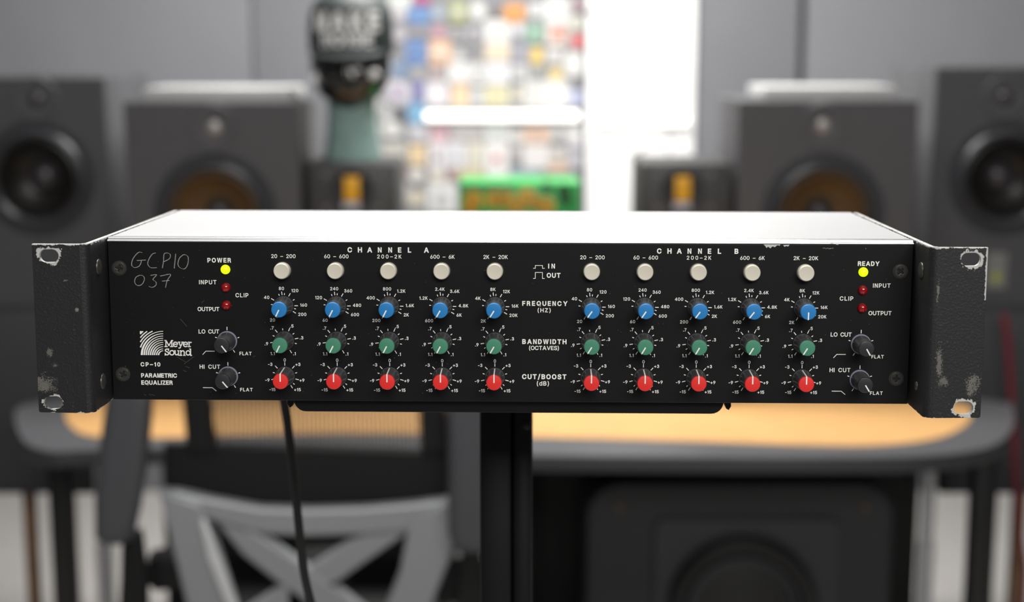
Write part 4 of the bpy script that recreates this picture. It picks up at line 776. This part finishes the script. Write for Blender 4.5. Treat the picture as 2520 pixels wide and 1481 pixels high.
# whiteboard
WB_ = mat('white_board_enamel', (250, 250, 250), 0.35); INK = mat('faint_marker', (150, 150, 152), .5)
wb_ = empty('whiteboard', (0, YB, 0)); tag(wb_, 'bright whiteboard with thin dark line frame and faint marker scribbles', 'whiteboard')
a, b = atY(1446, -80, YB), atY(1704, 560, YB)
box_obj('board', a.x, b.x, 0, .025, b.z-.25, a.z+.2, WB_, wb_, bev=.002)
i0, i1 = atY(1448, 32, YB), atY(1652, 100, YB)
box_obj('inner_line', i0.x, i1.x, -.002, 0, i0.z-.006, i0.z+.008, FRM, wb_); box_obj('inner_line', i1.x-.005, i1.x+.003, -.002, 0, b.z-.1, i0.z, INK, wb_)
for sc_ in ([(1582, 140), (1590, 108), (1612, 102), (1622, 130), (1618, 160)], [(1545, 385), (1580, 365), (1605, 350), (1570, 378)], [(1535, 100), (1545, 98)]):
    bm = bmesh.new(); link('marker_stroke', tube_mesh('marker_stroke', [Vector((atY(x, y, YB).x, -.001, atY(x, y, YB).z)) for x, y in sc_], .003, INK, 6), None, wb_)
# added glowing bars in front of the boards, standing in for light reflections
REFL_GLOW = mat('glowing_reflection_white', (255, 252, 246), 0.4, emit=2.0)
for x0, x1, y, lab in ((1046, 1424, 286, 'glowing white bar standing in for a reflection across the coloured plate board'), (1462, 1692, 296, 'glowing white bar standing in for a reflection across the whiteboard')):
    a, b = atY(x0, y, YB-.03), atY(x1, y, YB-.03); r = empty('reflection_bar', ((a.x+b.x)/2, YB-.03, a.z)); hw = (b.x-a.x)/2; tag(r, lab, 'reflection', 'reflection bars on the back wall')
    o = link('tube', lathe_mesh('tube', [(-hw, .011), (-hw+.004, .014), (hw-.004, .014), (hw, .011)], REFL_GLOW, 20), None, r); o.rotation_euler = (0, 0, R(90))
    for s in (-1, 1): box_obj('bracket', s*(hw-.05)-.006, s*(hw-.05)+.006, .012, .02, -.008, .008, PALE, r)

# ================================================================== CHAIR (seen from behind)
CHS = mat('silver_chair_plastic', (136, 138, 141), 0.38, 0.25); CHK = mat('black_chair_plastic', (12, 12, 13), 0.5, spec=.3); CHP = mat('grey_arm_pad', (58, 59, 63), 0.5); MESHM = mat('black_mesh_thread', (44, 40, 36), 0.6)
YC = 2.3
ch = empty('office_chair', (atY(760, 1200, YC).x, YC, 0)); tag(ch, 'mesh office chair seen from behind with silver cross-braced back', 'chair')
ox = ch.location.x
def cpts(L): return [((atY(x, y, YC).x - ox), atY(x, y, YC).z) for x, y in L]
def cplate(name, L, th, m, dy=0.0, bev=.006, parent=ch, hs_=()):
    P = cpts(L); 
    ar = sum(P[i][0]*P[(i+1) % len(P)][1] - P[(i+1) % len(P)][0]*P[i][1] for i in range(len(P)))
    if ar < 0: P = P[::-1]
    return link(name, plate_mesh(name, P, [cpts(h) for h in hs_], th, m, bev, 40), None, parent, (0, dy, 0))
# silver frame as bars
cplate('top_rail', [(396, 1202), (440, 1204), (520, 1222), (640, 1244), (760, 1248), (900, 1244), (1020, 1234), (1104, 1222), (1112, 1262), (1010, 1300), (880, 1310), (760, 1314), (650, 1308), (560, 1286), (480, 1262), (412, 1250)], .03, CHS)
cplate('left_post', [(398, 1204), (500, 1230), (535, 1330), (590, 1500), (640, 1640), (540, 1640), (470, 1500), (440, 1380)], .034, CHS, -.004)
cplate('right_post', [(1010, 1270), (1104, 1222), (1120, 1340), (1060, 1490), (1000, 1640), (900, 1640), (945, 1500), (985, 1400)], .034, CHS, -.004)
cplate('brace', [(520, 1262), (600, 1282), (700, 1350), (830, 1440), (1010, 1580), (960, 1620), (800, 1510), (700, 1440), (600, 1362)], .026, CHS, .002)
cplate('brace', [(1012, 1262), (900, 1302), (740, 1408), (600, 1500), (500, 1560), (520, 1610), (640, 1560), (800, 1450), (900, 1380), (1030, 1290)], .026, CHS, .003)
cplate('bottom_rail', [(500, 1610), (1030, 1610), (1010, 1680), (520, 1680)], .03, CHS)
cplate('highlight_rib', [(500, 1270), (512, 1262), (560, 1380), (600, 1500), (620, 1560), (600, 1560), (560, 1460), (520, 1360)], .01, mat('bright_silver_rib', (200, 202, 204), .3, .3), -.024, .003)
# lumbar panel, back uprights, mesh
cplate('lumbar_panel', [(398, 1096), (700, 1100), (1040, 1112), (1105, 1100), (1106, 1228), (1000, 1240), (760, 1252), (640, 1248), (500, 1224), (400, 1206)], .02, CHK, .02)
cplate('upright', [(440, 900), (500, 900), (530, 1112), (458, 1112)], .03, CHK, .015); cplate('upright', [(1026, 900), (1090, 900), (1106, 1112), (1036, 1118)], .03, CHK, .015)
cplate('top_bar', [(430, 800), (1100, 800), (1092, 850), (438, 850)], .03, CHK, .015); cplate('upright', [(430, 800), (492, 800), (500, 905), (440, 905)], .03, CHK, .015); cplate('upright', [(1024, 800), (1100, 800), (1092, 905), (1026, 905)], .03, CHK, .015)
bm = bmesh.new(); x = 496.0
while x < 1036:
    a0, a1 = atY(x, 845, YC), atY(x + 2 + (x-496)*.012, 1110, YC)
    b = bmesh.new(); t = .0026
    for (p0, p1) in ((a0, a1),):
        vs = [bm.verts.new((q.x - ox + dx, .02 + dy, q.z)) for q in (p0, p1) for dx, dy in ((-t/2, 0), (t/2, 0), (t/2, .0015), (-t/2, .0015))]
        for k in range(4): bm.faces.new((vs[k], vs[(k+1) % 4], vs[4+(k+1) % 4], vs[4+k]))
    b.free(); x += 10.5
z0_, z1_ = atY(760, 1108, YC).z, atY(760, 850, YC).z; zz = z0_
while zz < z1_:
    xl, xr = atY(500, 1000, YC).x - ox, atY(1034, 1000, YC).x - ox
    box(bm, xl, xr, .0215, .0225, zz, zz + .0011); zz += .0045
o = link('back_mesh', bm_mesh(bm, 'back_mesh', MESHM), None, ch); o['kind'] = 'stuff'
# arms folded up
cplate('arm_pad', [(300, 900), (400, 900), (396, 1000), (385, 1110), (368, 1220), (352, 1292), (320, 1306), (285, 1304), (262, 1285), (262, 1200), (272, 1080), (286, 980)], .05, CHP, -.06, .018)['label'] = 'grey padded armrest folded up'
cplate('arm_pad', [(1105, 900), (1215, 900), (1222, 1100), (1222, 1290), (1200, 1322), (1160, 1326), (1122, 1318), (1108, 1280), (1106, 1100)], .05, CHP, -.06, .018)['label'] = 'grey padded armrest folded up'
cplate('arm_post', [(315, 1290), (360, 1290), (375, 1400), (378, 1640), (300, 1640), (312, 1400)], .03, CHK, -.03, .006); cplate('arm_post', [(1140, 1310), (1185, 1310), (1190, 1640), (1110, 1640), (1130, 1420)], .03, CHK, -.03, .006)
cplate('arm_joint', [(360, 1375), (440, 1360), (470, 1400), (465, 1450), (380, 1462), (355, 1440)], .06, CHK, .03, .014); cplate('arm_joint', [(1060, 1420), (1120, 1370), (1190, 1380), (1200, 1470), (1080, 1500)], .06, CHK, .03, .014)
box_obj('seat', -.25, .25, .05, .53, .44, .52, CHK, ch, bev=.025, seg=3)
box_obj('back_bracket', -.04, .04, -.01, .16, .40, .66, CHK, ch, bev=.006)
bm = bmesh.new(); lathe(bm, [(.08, .03), (.3, .028), (.3, .02), (.44, .02)], 18, 'z'); link('gas_lift', bm_mesh(bm, 'gas_lift', CHK, 40), None, ch, (0, .28, 0))
for k in range(5):
    a = R(90 + 72*k); e = Vector((.29*math.cos(a), .28 + .29*math.sin(a), .075))
    link('base_leg', tube_mesh('base_leg', [Vector((0, .28, .11)), Vector((e.x*.5, .28 + (e.y-.28)*.5, .1)), e], [.026, .022, .016], CHK, 8), None, ch)
    o = link('caster', lathe_mesh('caster', [(-.02, .022), (-.015, .03), (.015, .03), (.02, .022)], CHK, 16), None, ch, (e.x, e.y, .03)); o.rotation_euler = (0, 0, a)

# ================================================================== UNDER THE DESK
SUB = mat('charcoal_textured_enclosure', (33, 33, 35), 0.6, grain=.15, scale=40); GRI = mat('black_woofer_rubber', (13, 13, 14), 0.5)
Ys = 2.98; a, b = atY(1442, 1182, Ys), atY(2205, 1182, Ys); cx = (a.x+b.x)/2; sw = b.x-a.x; zt_ = a.z
sb = empty('subwoofer', (cx, Ys, 0)); tag(sb, 'large charcoal subwoofer with rounded corners on floor beneath the desk', 'subwoofer')
me = plate_mesh('enclosure', rrect(-sw/2, sw/2, 0.02, zt_, .075, 8), [], .46, SUB, .012); me.transform(Matrix.Translation((0, .23, 0))); link('enclosure', me, None, sb)
def ps(px, py): q = atY(px, py, Ys); return q.x-cx, q.z
x0, z1_ = ps(1610, 1275); x1, z0_ = ps(2050, 1760); z0_ = max(z0_, .06)
me = plate_mesh('inset_panel', rrect(x0, x1, z0_, z1_, .02, 5), [], .012, mat('inset_charcoal', (40, 40, 43), .5), .003); link('inset_panel', me, None, sb, (0, -.004, 0))
wx, wz = ps(1825, 1492); R0 = 195/F_PX*Ys
open_ring('woofer_surround', [(0, R0), (.02, R0*.99), (.03, R0*.9), (.026, R0*.8), (.012, R0*.74)], GRI, sb, (wx, -.009, wz))
open_ring('trim_ring', [(.012, R0*.76), (.022, R0*.73), (.022, R0*.68), (.008, R0*.64)], mat('dull_grey_ring', (40, 40, 43), .4), sb, (wx, -.009, wz))
lathe_part('woofer_cone', [(0, R0*.68), (.004, R0*.6), (.006, R0*.3), (.012, R0*.1), (.013, .001)], GRI, sb, (wx, -.006, wz))
for px in (1525, 2130): x_, z_ = ps(px, 1248); lathe_part('screw', [(0, .006), (.002, .005)], mat('brass_screw', (90, 70, 40), .4), sb, (x_, -.001, z_), 12)
for sx in (-1, 1):
    for y in (.06, .4): lathe_o = box_obj('foot', sx*(sw/2-.1)-.02, sx*(sw/2-.1)+.02, y-.02, y+.02, 0, .021, GRI, sb)
rk = empty('floor_cabinet', (0, 3.3, 0)); tag(rk, 'black low cabinet beneath the desk behind the chair', 'cabinet')
BK = mat('black_cabinet', (9, 9, 10), .6)
a = atY(400, 1200, 3.45).x; b = atY(2262, 1200, 3.45).x
box_obj('body', a, b, .15, .5, .03, .70, BK, rk, bev=.004); box_obj('plinth', a+.02, b-.02, .18, .48, 0, .03, BK, rk)
for k in range(4):
    x0 = a + (b-a)*k/4 + .004; x1 = a + (b-a)*(k+1)/4 - .004; box_obj('door', x0, x1, .135, .15, .04, .69, BK, rk, bev=.003)

# cables at the right edge
RED = mat('dark_red_cable', (120, 14, 34), .45)
def cable(name, L, Y, r, m, lab):
    P = [atY(x, y, Y) for x, y in L]; P = smooth_path(P, 5); P.append(Vector((P[-1].x, Y, .004)))
    tag(link(name, tube_mesh(name, P, r, m, 8)), lab, 'cable')
cable('speaker_cable', [(2472, 775), (2482, 860), (2488, 960), (2496, 1060), (2500, 1180), (2512, 1300), (2524, 1400)], 3.28, .0062, RED, 'dark red cable hanging beside the right end of desk')
